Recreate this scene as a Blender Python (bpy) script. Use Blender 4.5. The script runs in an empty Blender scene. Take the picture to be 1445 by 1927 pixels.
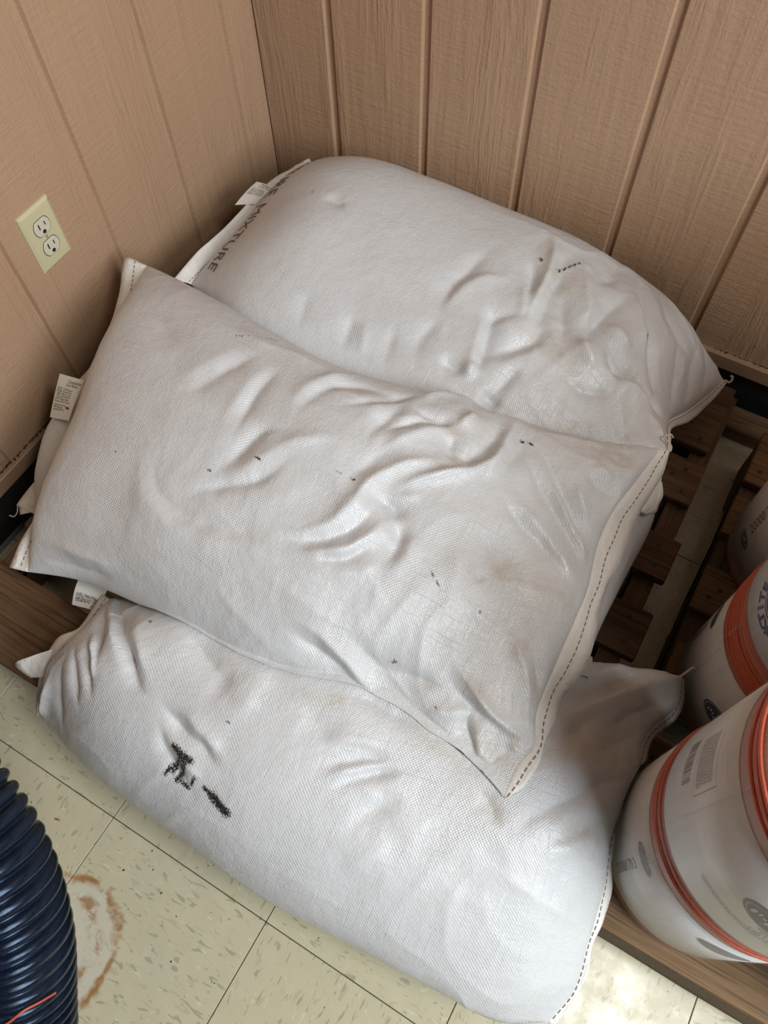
import bpy, bmesh, math, random
import numpy as np
from mathutils import Matrix, Vector
from mathutils.bvhtree import BVHTree

# ---------------------------------------------------------------- camera, light, exposure
C = bpy.context.scene.collection
scene = bpy.context.scene
cam_data = bpy.data.cameras.new('camera')
cam_data.sensor_fit = 'HORIZONTAL'
cam_data.sensor_width = 36.0
cam_data.lens = 1472.95*36/1445
cam_data.clip_start = 0.01
cam = bpy.data.objects.new('camera', cam_data)
C.objects.link(cam)
cam.matrix_world = Matrix(((0.86476233, -0.43356422, 0.25339334, 1.01617904),
                           (0.50185171, 0.76439268, -0.40478228, -1.21446346),
                           (-0.0181929, 0.47720635, 0.87860293, 1.36890158),
                           (0, 0, 0, 1)))
scene.camera = cam

world = bpy.data.worlds.new('room_light'); scene.world = world
world.use_nodes = True
bg = world.node_tree.nodes['Background']
bg.inputs[0].default_value = (1.0, 0.97, 0.93, 1)
bg.inputs[1].default_value = 0.05

def area(name, loc, target, sx, sy, power, col):
    l = bpy.data.lights.new(name, 'AREA'); l.shape = 'RECTANGLE'; l.size = sx; l.size_y = sy
    l.energy = power; l.color = col
    o = bpy.data.objects.new(name, l); C.objects.link(o); o.location = loc
    o.rotation_euler = (Vector(target)-Vector(loc)).to_track_quat('-Z', 'Y').to_euler()
    return o
area('window_daylight', (3.2, -1.55, 2.15), (0.4, -0.5, 0.4), 1.5, 1.3, 98, (0.875, 0.94, 1.0))
area('ceiling_lamp', (2.04, -1.00, 2.55), (2.04, -1.00, 0), 0.62, 0.42, 27, (1.0, 0.985, 0.94))

vs = scene.view_settings
scene.display_settings.display_device = 'sRGB'
vs.view_transform = 'Standard'; vs.look = 'None'; vs.gamma = 1.0; vs.use_curve_mapping = False
vs.exposure = 0.0
scene.cycles.max_bounces = 6

rng = random.Random(7)
nrng = np.random.default_rng(11)

# ---------------------------------------------------------------- helpers
def world_matrix(o):
    return o.matrix_basis.copy() if o.parent is None else world_matrix(o.parent) @ o.matrix_parent_inverse @ o.matrix_basis

def link(o, parent=None):
    C.objects.link(o)
    if parent is not None:
        o.parent = parent
        o.matrix_parent_inverse = world_matrix(parent).inverted()
    return o

def thing(name, label, cat, loc, group=None):
    o = bpy.data.objects.new(name, None); C.objects.link(o); o.location = loc
    o.matrix_basis = Matrix.Translation(loc)
    o.empty_display_size = 0.05
    o['label'] = label; o['category'] = cat
    if group: o['group'] = group
    return o

def part(name, V, F, mat, parent=None, smooth=False, uv=None, label=None):
    me = bpy.data.meshes.new(name)
    me.from_pydata([tuple(v) for v in V], [], [tuple(f) for f in F])
    if uv is not None:
        ul = me.uv_layers.new(name='UVMap')
        idx = np.empty(len(me.loops), dtype=np.int32); me.loops.foreach_get('vertex_index', idx)
        ul.data.foreach_set('uv', np.asarray(uv, dtype=np.float32)[idx].ravel())
    if mat is not None: me.materials.append(mat)
    me.polygons.foreach_set('use_smooth', [smooth]*len(me.polygons))
    me.update()
    o = bpy.data.objects.new(name, me)
    link(o, parent)
    if label: o['label'] = label
    return o

def bm_part(name, bm, mat, parent=None, smooth=False, label=None):
    me = bpy.data.meshes.new(name); bm.to_mesh(me); bm.free()
    if mat is not None: me.materials.append(mat)
    if smooth: me.polygons.foreach_set('use_smooth', [True]*len(me.polygons))
    o = bpy.data.objects.new(name, me); link(o, parent)
    if label: o['label'] = label
    return o

def box_bm(x0, x1, y0, y1, z0, z1, bev=0.0, seg=1):
    bm = bmesh.new(); bmesh.ops.create_cube(bm, size=1)
    for v in bm.verts:
        v.co = Vector(((x0+x1)/2+v.co.x*(x1-x0), (y0+y1)/2+v.co.y*(y1-y0), (z0+z1)/2+v.co.z*(z1-z0)))
    if bev: bmesh.ops.bevel(bm, geom=bm.edges[:], offset=bev, segments=seg, affect='EDGES', profile=.5)
    return bm

def grid_faces(n, m, close=False):
    F = []
    for i in range(n-1):
        for j in range(m if close else m-1):
            k = (j+1) % m
            F.append((i*m+j, (i+1)*m+j, (i+1)*m+k, i*m+k))
    return F

def tube(pts, r, sides=8, cap=True):
    """pts (n,3); r scalar or (n,)"""
    P = np.asarray(pts, float); n = len(P); r = np.broadcast_to(r, (n,))
    T = np.gradient(P, axis=0); T /= np.linalg.norm(T, axis=1)[:, None]+1e-12
    N = np.cross(T[0], [0.31, 0.17, 0.93]); N /= np.linalg.norm(N)
    V = []
    for i in range(n):
        N = N - T[i]*(N@T[i]); N /= np.linalg.norm(N)+1e-12
        B = np.cross(T[i], N)
        for k in range(sides):
            a = 2*math.pi*k/sides
            V.append(P[i]+r[i]*(math.cos(a)*N+math.sin(a)*B))
    F = grid_faces(n, sides, True)
    if cap:
        F.append(tuple(range(sides))[::-1]); F.append(tuple((n-1)*sides+k for k in range(sides)))
    return V, F

def merge(lst):
    V, F = [], []
    for v, f in lst:
        b = len(V); V.extend(v); F.extend(tuple(i+b for i in q) for q in f)
    return V, F

def text_geo(s, size, align='CENTER', spacing=1.0, bold=0.0):
    cu = bpy.data.curves.new('tmp_text', 'FONT'); cu.body = s; cu.size = size
    cu.align_x = align; cu.align_y = 'CENTER'; cu.resolution_u = 3; cu.offset = bold; cu.space_character = spacing
    o = bpy.data.objects.new('tmp_text', cu); C.objects.link(o)
    dg = bpy.context.evaluated_depsgraph_get(); dg.update()
    me = bpy.data.meshes.new_from_object(o.evaluated_get(dg))
    V = np.array([v.co[:2] for v in me.vertices]) if len(me.vertices) else np.zeros((0, 2))
    F = [tuple(p.vertices) for p in me.polygons]
    bpy.data.objects.remove(o); bpy.data.curves.remove(cu); bpy.data.meshes.remove(me)
    return V, F

# ---------------------------------------------------------------- materials
class NT:
    def __init__(s, name):
        s.m = bpy.data.materials.new(name); s.m.use_nodes = True
        s.t = s.m.node_tree; s.n = s.t.nodes; s.l = s.t.links
        s.bsdf = s.n['Principled BSDF']; s.out = s.n['Material Output']
    def add(s, typ, **kw):
        nd = s.n.new(typ)
        for k, v in kw.items(): setattr(nd, k, v)
        return nd
    def put(s, sock, v):
        if isinstance(v, bpy.types.NodeSocket): s.l.new(v, sock)
        else: sock.default_value = v
    def math(s, op, a, b=0.0, c=0.0, clamp=False):
        nd = s.add('ShaderNodeMath', operation=op); nd.use_clamp = clamp
        s.put(nd.inputs[0], a); s.put(nd.inputs[1], b); s.put(nd.inputs[2], c)
        return nd.outputs[0]
    def mapr(s, v, a, b, c=0.0, d=1.0, smooth=True):
        nd = s.add('ShaderNodeMapRange', interpolation_type='SMOOTHSTEP' if smooth else 'LINEAR')
        s.put(nd.inputs['Value'], v)
        for k, x in zip(('From Min', 'From Max', 'To Min', 'To Max'), (a, b, c, d)): nd.inputs[k].default_value = x
        return nd.outputs['Result']
    def mix(s, f, a, b, blend='MIX'):
        nd = s.add('ShaderNodeMix', data_type='RGBA', blend_type=blend)
        s.put(nd.inputs[0], f); s.put(nd.inputs[6], a); s.put(nd.inputs[7], b)
        return nd.outputs[2]
    def scale(s, vec, sc, loc=(0, 0, 0)):
        nd = s.add('ShaderNodeMapping'); s.l.new(vec, nd.inputs[0])
        nd.inputs['Scale'].default_value = sc; nd.inputs['Location'].default_value = loc
        return nd.outputs[0]
    def noise(s, vec, sc, detail=3, rough=.55, dist=0.0):
        nd = s.add('ShaderNodeTexNoise'); s.l.new(vec, nd.inputs['Vector'])
        nd.inputs['Scale'].default_value = sc; nd.inputs['Detail'].default_value = detail
        nd.inputs['Roughness'].default_value = rough; nd.inputs['Distortion'].default_value = dist
        return nd.outputs['Fac']
    def bump(s, h, strength, dist, prev=None):
        nd = s.add('ShaderNodeBump'); s.l.new(h, nd.inputs['Height'])
        nd.inputs['Strength'].default_value = strength; nd.inputs['Distance'].default_value = dist
        if prev is not None: s.l.new(prev, nd.inputs['Normal'])
        return nd.outputs[0]
    def coord(s, which='Object'):
        return s.add('ShaderNodeTexCoord').outputs[which]
    def done(s, col=None, rough=None, normal=None, **kw):
        if col is not None: s.put(s.bsdf.inputs['Base Color'], col)
        if rough is not None: s.put(s.bsdf.inputs['Roughness'], rough)
        if normal is not None: s.l.new(normal, s.bsdf.inputs['Normal'])
        for k, v in kw.items(): s.put(s.bsdf.inputs[k.replace('_', ' ')], v)
        return s.m

def rgb(r, g, b): return (r, g, b, 1.0)

def simple(name, col, rough=.5, var=.12, sc=60, **kw):
    t = NT(name); n = t.noise(t.coord(), sc, 3)
    d = tuple(c*(1-var) for c in col[:3])+(1,); e = tuple(min(1, c*(1+var)) for c in col[:3])+(1,)
    return t.done(t.mix(n, d, e), rough, **kw)

def mat_fabric():
    t = NT('woven_polypropylene')
    uv = t.coord('UV'); ob = t.coord('Object')
    sep = t.add('ShaderNodeSeparateXYZ'); t.l.new(uv, sep.inputs[0])
    wob = t.noise(uv, 14, 2)
    wv = t.math('MULTIPLY', wob, 3.0)
    p = 2*math.pi/0.0046
    sx = t.math('SINE', t.math('MULTIPLY_ADD', sep.outputs[0], p, wv))
    sy = t.math('SINE', t.math('MULTIPLY_ADD', sep.outputs[1], p, wv))
    weave = t.math('MULTIPLY', sx, sy)
    # single raised tapes running along and across the cloth
    tx = t.noise(t.scale(uv, (12, 430, 1)), 1.0, 2); ty = t.noise(t.scale(uv, (430, 12, 1)), 1.0, 2)
    tapes = t.math('ADD', t.mapr(tx, .6, .78), t.mapr(ty, .6, .78))
    lump = t.noise(uv, 55, 3, .6)
    fine = t.noise(uv, 190, 2, .6)
    b = t.bump(lump, .4, .003)
    b = t.bump(fine, .4, .0014, b)
    b = t.bump(tapes, .5, .0010, b)
    weave2 = t.math('MULTIPLY', weave, t.mapr(t.noise(uv, 9, 3), .3, .7, .35, 1.15))
    b = t.bump(weave2, .38, .0008, b)
    big = t.noise(ob, 5.5, 4, .6); med = t.noise(ob, 22, 4, .6)
    col = t.mix(t.mapr(big, .35, .7), rgb(.625, .632, .640), rgb(.58, .583, .585))
    col = t.mix(t.math('MULTIPLY', t.mapr(med, .5, .8), .18), col, rgb(.58, .53, .45))
    col = t.mix(t.math('MULTIPLY', t.mapr(weave, -1, .2, 1, 0), .05), col, rgb(.50, .49, .47))
    col = t.mix(t.math('MULTIPLY', tapes, .25), col, rgb(.76, .76, .755))
    # soil picked up in use (attribute painted round the places that carry it)
    dirt = t.add('ShaderNodeAttribute', attribute_name='dirt').outputs['Fac']
    dn = t.noise(ob, 38, 5, .65)
    dm = t.math('MULTIPLY', t.math('MULTIPLY', dirt, t.mapr(dn, .3, .75)), .55)
    col = t.mix(dm, col, rgb(.44, .36, .26))
    ink = t.add('ShaderNodeAttribute', attribute_name='ink').outputs['Fac']
    iv = t.noise(t.scale(uv, (780, 300, 1)), 1.0, 3, .75)
    im = t.mapr(t.math('ADD', ink, t.math('MULTIPLY_ADD', iv, 3.0, -1.5)), .48, .66)
    im = t.math('MULTIPLY', im, t.mapr(ink, .05, .2))
    col = t.mix(im, col, rgb(.012, .012, .012))
    spk = t.add('ShaderNodeAttribute', attribute_name='speck').outputs['Fac']
    sm = t.math('MULTIPLY', t.mapr(t.math('ADD', spk, t.math('MULTIPLY_ADD', fine, 1.6, -.8)), .5, .7), .75)
    col = t.mix(sm, col, rgb(.08, .07, .06))
    rough = t.mapr(fine, .3, .75, .30, .50)
    return t.done(col, rough, b, Specular_IOR_Level=.7)

def mat_wall():
    t = NT('painted_wood_grain_siding'); ob = t.coord('Object')
    nd = t.add('ShaderNodeVectorMath', operation='ADD')
    oi = t.add('ShaderNodeObjectInfo'); cmb = t.add('ShaderNodeCombineXYZ')
    for k in range(3): t.l.new(t.math('MULTIPLY', oi.outputs['Random'], (7.0, 9.0, 5.0)[k]), cmb.inputs[k])
    t.l.new(ob, nd.inputs[0]); t.l.new(cmb.outputs[0], nd.inputs[1]); v = nd.outputs[0]
    # warped vertical grain, strong in some places and brushed out in others
    warp = t.noise(t.scale(v, (9, 9, 2.0)), 1.0, 2)
    cv = t.add('ShaderNodeVectorMath', operation='MULTIPLY_ADD')
    t.l.new(v, cv.inputs[0]); cv.inputs[1].default_value = (1, 1, 1)
    cw = t.add('ShaderNodeCombineXYZ'); wm = t.math('MULTIPLY', warp, .05)
    t.l.new(wm, cw.inputs[0]); t.l.new(wm, cw.inputs[1]); t.l.new(cw.outputs[0], cv.inputs[2])
    grain = t.noise(t.scale(cv.outputs[0], (150, 150, 7)), 1.0, 3, .6)
    coarse = t.noise(t.scale(cv.outputs[0], (60, 60, 3.2)), 1.0, 2, .5)
    peb = t.noise(v, 170, 3, .6)
    saw = t.noise(t.scale(v, (14, 14, 160)), 1.0, 2, .6)
    mask = t.mapr(t.noise(t.scale(v, (13, 13, 1.6)), 1.0, 3), .46, .62)
    h = t.math('MULTIPLY', grain, mask)
    h = t.math('MULTIPLY_ADD', coarse, .55, h)
    h = t.math('MULTIPLY_ADD', t.math('MULTIPLY', saw, t.math('SUBTRACT', 1.0, mask)), .35, h)
    h = t.math('MULTIPLY_ADD', peb, .28, h)
    b = t.bump(h, .85, .0036)
    big = t.noise(v, 3.0, 3)
    col = t.mix(big, rgb(.40, .25, .152), rgb(.445, .284, .178))
    col = t.mix(t.math('MULTIPLY', t.mapr(grain, .62, .8), .14), col, rgb(.20, .12, .07))
    # a little dust and grime low on the boards
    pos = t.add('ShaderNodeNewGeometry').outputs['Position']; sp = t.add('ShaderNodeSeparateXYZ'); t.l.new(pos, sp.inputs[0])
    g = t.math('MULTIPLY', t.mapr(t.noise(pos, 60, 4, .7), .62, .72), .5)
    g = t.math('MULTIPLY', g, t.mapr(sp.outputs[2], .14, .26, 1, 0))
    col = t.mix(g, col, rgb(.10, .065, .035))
    return t.done(col, t.mapr(peb, .3, .7, .34, .46), b, Specular_IOR_Level=.5)

def mat_trim():
    t = NT('painted_trim'); ob = t.coord('Object')
    n = t.noise(t.scale(ob, (8, 8, 120)), 1.0, 3)
    col = t.mix(n, rgb(.30, .19, .11), rgb(.37, .235, .145))
    return t.done(col, .42, t.bump(n, .4, .001))

def mat_tile():
    t = NT('vinyl_composition_tile'); ob = t.coord('Object'); oi = t.add('ShaderNodeObjectInfo')
    pos = t.add('ShaderNodeNewGeometry').outputs['Position']
    cmb = t.add('ShaderNodeCombineXYZ')
    t.l.new(t.math('MULTIPLY', oi.outputs['Random'], 31.0), cmb.inputs[0]); t.l.new(t.math('MULTIPLY', oi.outputs['Random'], 17.0), cmb.inputs[1])
    nd = t.add('ShaderNodeVectorMath', operation='ADD'); t.l.new(ob, nd.inputs[0]); t.l.new(cmb.outputs[0], nd.inputs[1]); v = nd.outputs[0]
    f1 = t.noise(t.scale(v, (150, 44, 1)), 1.0, 1.5, .5, .6)
    f2 = t.noise(t.scale(v, (125, 40, 1), (5.3, 2.1, 0)), 1.0, 1.5, .5, .6)
    f3 = t.noise(t.scale(v, (120, 42, 1), (1.3, 8.1, 0)), 1.0, 1.5, .5, .6)
    mott = t.noise(v, 26, 4, .6)
    col = t.mix(mott, rgb(.49, .445, .295), rgb(.585, .54, .38))
    col = t.mix(t.math('MULTIPLY', t.mapr(f1, .63, .67), .66), col, rgb(.30, .275, .19))
    col = t.mix(t.math('MULTIPLY', t.mapr(f2, .64, .67), .45), col, rgb(.42, .36, .22))
    col = t.mix(t.math('MULTIPLY', t.mapr(f3, .67, .70), .30), col, rgb(.72, .70, .60))
    col = t.mix(t.math('MULTIPLY', t.mapr(t.noise(pos, 5, 4, .6), .45, .75), .22), col, rgb(.40, .37, .30))
    # rust rings left by a can that once stood there
    sub = t.add('ShaderNodeVectorMath', operation='SUBTRACT'); t.l.new(pos, sub.inputs[0]); sub.inputs[1].default_value = (.562, -1.485, 0)
    ln = t.add('ShaderNodeVectorMath', operation='LENGTH'); t.l.new(sub.outputs[0], ln.inputs[0])
    sw = t.math('MULTIPLY_ADD', t.noise(pos, 22, 3), .05, -.025)
    d = t.math('ADD', ln.outputs['Value'], sw)
    ring = t.mapr(t.math('ABSOLUTE', t.math('SUBTRACT', d, .094)), .001, .011, 1, 0)
    ring2 = t.mapr(t.math('ABSOLUTE', t.math('SUBTRACT', d, .058)), .001, .016, 1, 0)
    br = t.mapr(t.noise(pos, 17, 4, .65), .38, .55); br2 = t.mapr(t.noise(pos, 24, 4, .65), .42, .56)
    m = t.math('MAXIMUM', t.math('MULTIPLY', ring, br), t.math('MULTIPLY', t.math('MULTIPLY', ring2, br2), .9))
    inside = t.mapr(d, .085, .10, .38, 0)
    col = t.mix(inside, col, rgb(.60, .585, .52))
    rust = t.mix(t.noise(pos, 120, 3), rgb(.38, .16, .02), rgb(.20, .065, .012))
    col = t.mix(t.math('MULTIPLY', m, .85), col, rust)
    spk = t.mapr(t.noise(pos, 95, 1), .765, .79)
    col = t.mix(spk, col, rgb(.06, .05, .04))
    und = t.noise(t.scale(pos, (60, 30, 1)), 1.0, 3, .6)
    b = t.bump(und, .10, .0015)
    return t.done(col, t.mapr(t.noise(pos, 14, 4, .65), .3, .7, .16, .34), b, Specular_IOR_Level=.5)

def mat_wood(name, c0, c1, c2, axis=0, rough=.7):
    t = NT(name); ob = t.coord('Object'); oi = t.add('ShaderNodeObjectInfo')
    cmb = t.add('ShaderNodeCombineXYZ')
    for k in range(3): t.l.new(t.math('MULTIPLY', oi.outputs['Random'], (23.0, 11.0, 7.0)[k]), cmb.inputs[k])
    nd = t.add('ShaderNodeVectorMath', operation='ADD'); t.l.new(ob, nd.inputs[0]); t.l.new(cmb.outputs[0], nd.inputs[1]); v = nd.outputs[0]
    s = [55, 55, 55]; s[axis] = 2.2
    s2 = [260, 260, 260]; s2[axis] = 7
    g = t.noise(t.scale(v, s), 1.0, 4, .6, .9); f = t.noise(t.scale(v, s2), 1.0, 3, .6)
    k = [9, 9, 9]; k[axis] = 3.0
    kn = t.noise(t.scale(v, k), 1.0, 3, .5, .4)
    col = t.mix(t.mapr(g, .32, .68), c0, c1)
    col = t.mix(t.math('MULTIPLY', t.mapr(kn, .56, .72), .75), col, c2)
    col = t.mix(t.math('MULTIPLY', t.mapr(f, .48, .68), .7), col, tuple(x*.45 for x in c2[:3])+(1,))
    tone = t.mapr(oi.outputs['Random'], 0, 1, .82, 1.12, False)
    hs = t.add('ShaderNodeHueSaturation'); t.l.new(col, hs.inputs['Color']); t.l.new(tone, hs.inputs['Value'])
    b = t.bump(f, .8, .0018); b = t.bump(g, .4, .002, b)
    return t.done(hs.outputs[0], rough, b)

def mat_twine():
    t = NT('orange_plastic_twine'); v = t.coord()
    n = t.noise(t.scale(v, (260, 260, 900)), 1.0, 3, .6); m = t.noise(v, 30, 2)
    col = t.mix(n, rgb(.44, .070, .032), rgb(.64, .135, .065)); col = t.mix(t.math('MULTIPLY', m, .3), col, rgb(.30, .03, .018))
    return t.done(col, .42, t.bump(n, .5, .001))

def mat_film():
    t = NT('clear_shrink_film'); v = t.coord()
    tr = t.add('ShaderNodeBsdfTransparent'); gl = t.bsdf
    n = t.noise(t.scale(v, (14, 14, 40)), 1.0, 4, .65, .8); n2 = t.noise(t.scale(v, (40, 40, 6)), 1.0, 3)
    b = t.bump(n, .35, .006); b = t.bump(n2, .25, .003, b)
    gl.inputs['Base Color'].default_value = rgb(.62, .60, .58); gl.inputs['Roughness'].default_value = .2
    t.l.new(b, gl.inputs['Normal'])
    mx = t.add('ShaderNodeMixShader'); t.put(mx.inputs[0], t.mapr(n2, .25, .8, .08, .22))
    t.l.new(tr.outputs[0], mx.inputs[1]); t.l.new(gl.outputs[0], mx.inputs[2]); t.l.new(mx.outputs[0], t.out.inputs[0])
    return t.m

M = {}
M['fabric'] = mat_fabric()
M['hem'] = None
def mat_hem():
    t = NT('sack_hem_cloth'); v = t.coord()
    n = t.noise(v, 70, 4, .65); f = t.noise(v, 420, 2)
    col = t.mix(n, rgb(.80, .78, .74), rgb(.70, .66, .60)); sp = t.mapr(t.noise(v, 300, 2), .66, .74)
    col = t.mix(t.math('MULTIPLY', sp, .35), col, rgb(.45, .33, .22))
    b = t.bump(n, .6, .004); b = t.bump(f, .4, .001, b)
    return t.done(col, .5, b)
M['hem'] = mat_hem()
M['wall'] = mat_wall(); M['trim'] = mat_trim(); M['tile'] = mat_tile()
M['base'] = simple('black_vinyl_cove', rgb(.012, .012, .013), .45)
M['slab'] = simple('dark_joint', rgb(.035, .032, .028), .8)
M['wood_dark'] = mat_wood('weathered_pallet_wood', rgb(.120, .062, .026), rgb(.185, .102, .046), rgb(.060, .028, .011))
M['wood_dark_y'] = mat_wood('weathered_stringer_wood', rgb(.105, .052, .022), rgb(.150, .078, .034), rgb(.050, .024, .010), 1)
M['wood_light'] = mat_wood('newer_pallet_wood', rgb(.150, .082, .032), rgb(.215, .125, .055), rgb(.085, .042, .016))
M['wood_light_y'] = mat_wood('newer_stringer_wood', rgb(.085, .048, .022), rgb(.12, .07, .034), rgb(.05, .026, .012), 1)
M['nail'] = simple('rusty_nail', rgb(.035, .022, .015), .6)
M['twine'] = mat_twine()
M['wrapped'] = simple('twine_under_wrap', rgb(.37, .155, .110), .5, .2, 300)
M['film'] = mat_film()
def mat_paper():
    t = NT('white_label_paper'); v = t.coord()
    n = t.noise(t.scale(v, (30, 30, 8)), 1.0, 4, .6); w = t.noise(t.scale(v, (10, 10, 26)), 1.0, 3, .6, .7)
    col = t.mix(n, rgb(.74, .735, .74), rgb(.67, .66, .665))
    return t.done(col, .38, t.bump(w, .3, .006))
M['paper'] = mat_paper()
M['tag'] = simple('tag_paper', rgb(.80, .79, .74), .55, .04, 20)
M['ink'] = simple('black_print', rgb(.03, .03, .03), .5)
M['ink_grey'] = simple('grey_print', rgb(.20, .20, .215), .5)
M['ink_pale'] = simple('pale_grey_print', rgb(.36, .35, .35), .5)
M['ink_blue'] = simple('blue_print', rgb(.020, .050, .20), .45)
M['ink_navy'] = simple('navy_print', rgb(.010, .016, .075), .4)
M['ink_char'] = simple('charcoal_print', rgb(.035, .04, .05), .4)
M['white_print'] = simple('white_print', rgb(.55, .56, .60), .5)
M['ink_bag'] = simple('faded_black_print', rgb(.115, .095, .085), .6)
M['plate'] = simple('almond_plastic_plate', rgb(.55, .50, .30), .32, .06, 12)
M['receptacle'] = simple('ivory_receptacle_plastic', rgb(.58, .54, .41), .35, .05)
M['slot'] = simple('dark_slot', rgb(.01, .009, .008), .6)
M['screw'] = simple('plated_screw', rgb(.50, .47, .36), .35, Metallic=.3)
M['thread'] = simple('sewing_thread', rgb(.62, .58, .50), .7)
M['thread_dark'] = simple('dark_stitching', rgb(.16, .13, .11), .7)
def mat_hose():
    t = NT('dark_blue_hose_plastic'); v = t.coord()
    n = t.noise(v, 90, 4, .7)
    col = t.mix(n, rgb(.003, .0055, .013), rgb(.005, .010, .025))
    d = t.mapr(t.noise(v, 260, 3, .7), .72, .76)
    col = t.mix(t.math('MULTIPLY', d, .7), col, rgb(.25, .24, .22))
    return t.done(col, t.mapr(n, .3, .7, .20, .34), t.bump(n, .15, .001), Specular_Tint=rgb(.55, .72, 1.0))
M['hose'] = mat_hose()
M['dirt'] = simple('dark_debris', rgb(.030, .022, .012), .95, .5, 200)


# ---------------------------------------------------------------- setting: floor, walls, trim
T = 0.3048
TX, TY = 0.5206, -1.3010       # joint lines of the tiles
floor = bm_part('floor', box_bm(-.05, 2.75, -2.6, .05, -.02, -.0035), M['slab']); floor['kind'] = 'structure'
tile_me = {}
bmT = box_bm(-T/2+.0006, T/2-.0006, -T/2+.0006, T/2-.0006, -.0035, 0, .0007)
tm = bpy.data.meshes.new('tile'); bmT.to_mesh(tm); bmT.free(); tm.materials.append(M['tile'])
for i in range(-2, 8):
    for j in range(-4, 5):
        cx, cy = TX+(i+.5)*T, TY+(j+.5)*T
        if cx-T/2 < -.06-T or cx > 2.7 or cy+T/2 > T+.01 or cy < -2.5: continue
        if cx+T/2 < .02 or cy-T/2 > -.02: continue
        # edge tiles are cut at the walls
        x0, y1 = max(cx-T/2, 0), min(cy+T/2, 0)
        if x0 > cx-T/2+1e-4 or y1 < cy+T/2-1e-4:
            o = bm_part('tile', box_bm(x0+.0006-cx, T/2-.0006, -T/2+.0006, y1-cy-.0006, -.0035, 0, .0007), M['tile'])
        else:
            o = bpy.data.objects.new('tile', tm); C.objects.link(o)
        o.parent = floor
        rot = 0
        o.matrix_basis = Matrix.Translation((cx, cy, 0))
        if (i+j) % 2 and o.data is tm: o.matrix_basis = Matrix.Translation((cx, cy, 0)) @ Matrix.Rotation(math.pi/2, 4, 'Z')

def wall(name, along, edges, zt=2.5):
    """siding sheet with recessed grooves: backing plus the raised panels between the grooves"""
    if along == 'x': bm = box_bm(-.03, 2.7, .0, .03, .0, zt)
    else: bm = box_bm(-.03, 0, -2.6, .0, .0, zt)
    w = bm_part(name, bm, M['wall']); w['kind'] = 'structure'
    z0 = .10
    for a, b in edges:
        # chamfered long edges
        c = .0035; d = .0065
        sec = [(a, 0), (a+c, d), (b-c, d), (b, 0)]
        V = []
        for z in (z0, zt):
            for p, q in sec:
                V.append((p, -q, z) if along == 'x' else (q, -p, z))
        F = [(0, 1, 5, 4), (1, 2, 6, 5), (2, 3, 7, 6), (0, 4, 7, 3), (0, 3, 2, 1), (4, 5, 6, 7)]
        if along == 'x': F = [f[::-1] for f in F]
        part('panel', V, F, M['wall'], w)
    return w
S8, GW = .2032, .0125
gx = [.1794+k*S8 for k in range(12)]; gy = [.0976+k*S8 for k in range(12)]
ex = [(.0066, gx[0]-GW/2)]+[(gx[k]+GW/2, gx[k+1]-GW/2) for k in range(11)]
ey = [(.0005, gy[0]-GW/2)]+[(gy[k]+GW/2, gy[k+1]-GW/2) for k in range(11)]
wall('wall_back', 'x', ex); wall('wall_left', 'y', ey)

t = bm_part('trim_1', box_bm(.0066, .0190, -2.6, -.0066, .114, .147, .0015), M['trim']); t['kind'] = 'structure'
t = bm_part('trim_2', box_bm(.0200, 2.7, -.0190, -.0066, .114, .147, .0015), M['trim']); t['kind'] = 'structure'
def cove(along):
    sec = [(.0005, 0), (.016, 0), (.0085, .006), (.0055, .016), (.0045, .1125), (.0005, .1125)]
    V = []
    for a in ((.006, 2.7) if along == 'x' else (.001, 2.6)):
        for p, z in sec: V.append((a, -p, z) if along == 'x' else (p, -a, z))
    n = len(sec)
    F = [(k, (k+1) % n, n+(k+1) % n, n+k) for k in range(n)]+[tuple(range(n))[::-1], tuple(range(n, 2*n))]
    if along == 'y': F = [f[::-1] for f in F]
    o = part('baseboard_back' if along == 'x' else 'baseboard_left', V, F, M['base']); o['kind'] = 'structure'
cove('x'); cove('y')

# debris lying on the trim and stuck in the corner
def crumbs(name, spots, label, cat):
    L = []
    for (x, y, z, r) in spots:
        q = [(1, 0, 0), (-1, 0, 0), (0, 1, 0), (0, -1, 0), (0, 0, 1), (0, 0, -1)]
        V = [(x+a*r*rng.uniform(.6, 1.3), y+b*r*rng.uniform(.6, 1.3), max(z+c*r*rng.uniform(.5, 1), .1475)) for a, b, c in q]
        L.append((V, [(0, 2, 4), (2, 1, 4), (1, 3, 4), (3, 0, 4), (2, 0, 5), (1, 2, 5), (3, 1, 5), (0, 3, 5)]))
    V, F = merge(L)
    o = part(name, V, F, M['dirt']); o['kind'] = 'stuff'; o['label'] = label; o['category'] = cat
crumbs('dirt_crumbs', [(.0075+abs(rng.gauss(0, .0022)), -rng.uniform(.62, 1.35), .1478+rng.uniform(0, .002), rng.uniform(.0009, .0026)) for k in range(420)],
       'dark crumbs of dirt lying along the trim ledge of the left wall', 'dirt')
crumbs('corner_debris', [(.008+abs(rng.gauss(0, .012)), -.009-abs(rng.gauss(0, .022)), .149+rng.uniform(0, .010)*rng.random(), rng.uniform(.0015, .0045)) for k in range(150)],
       'dark clump of debris caught in the corner where the two walls meet', 'debris')
crumbs('trim_dust', [(rng.uniform(1.05, 1.75), -.0075-abs(rng.gauss(0, .0022)), .1478+rng.uniform(0, .0016), rng.uniform(.0008, .0022)) for k in range(200)],
       'dark crumbs of dirt on the trim ledge of the back wall at right', 'dirt')

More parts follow.
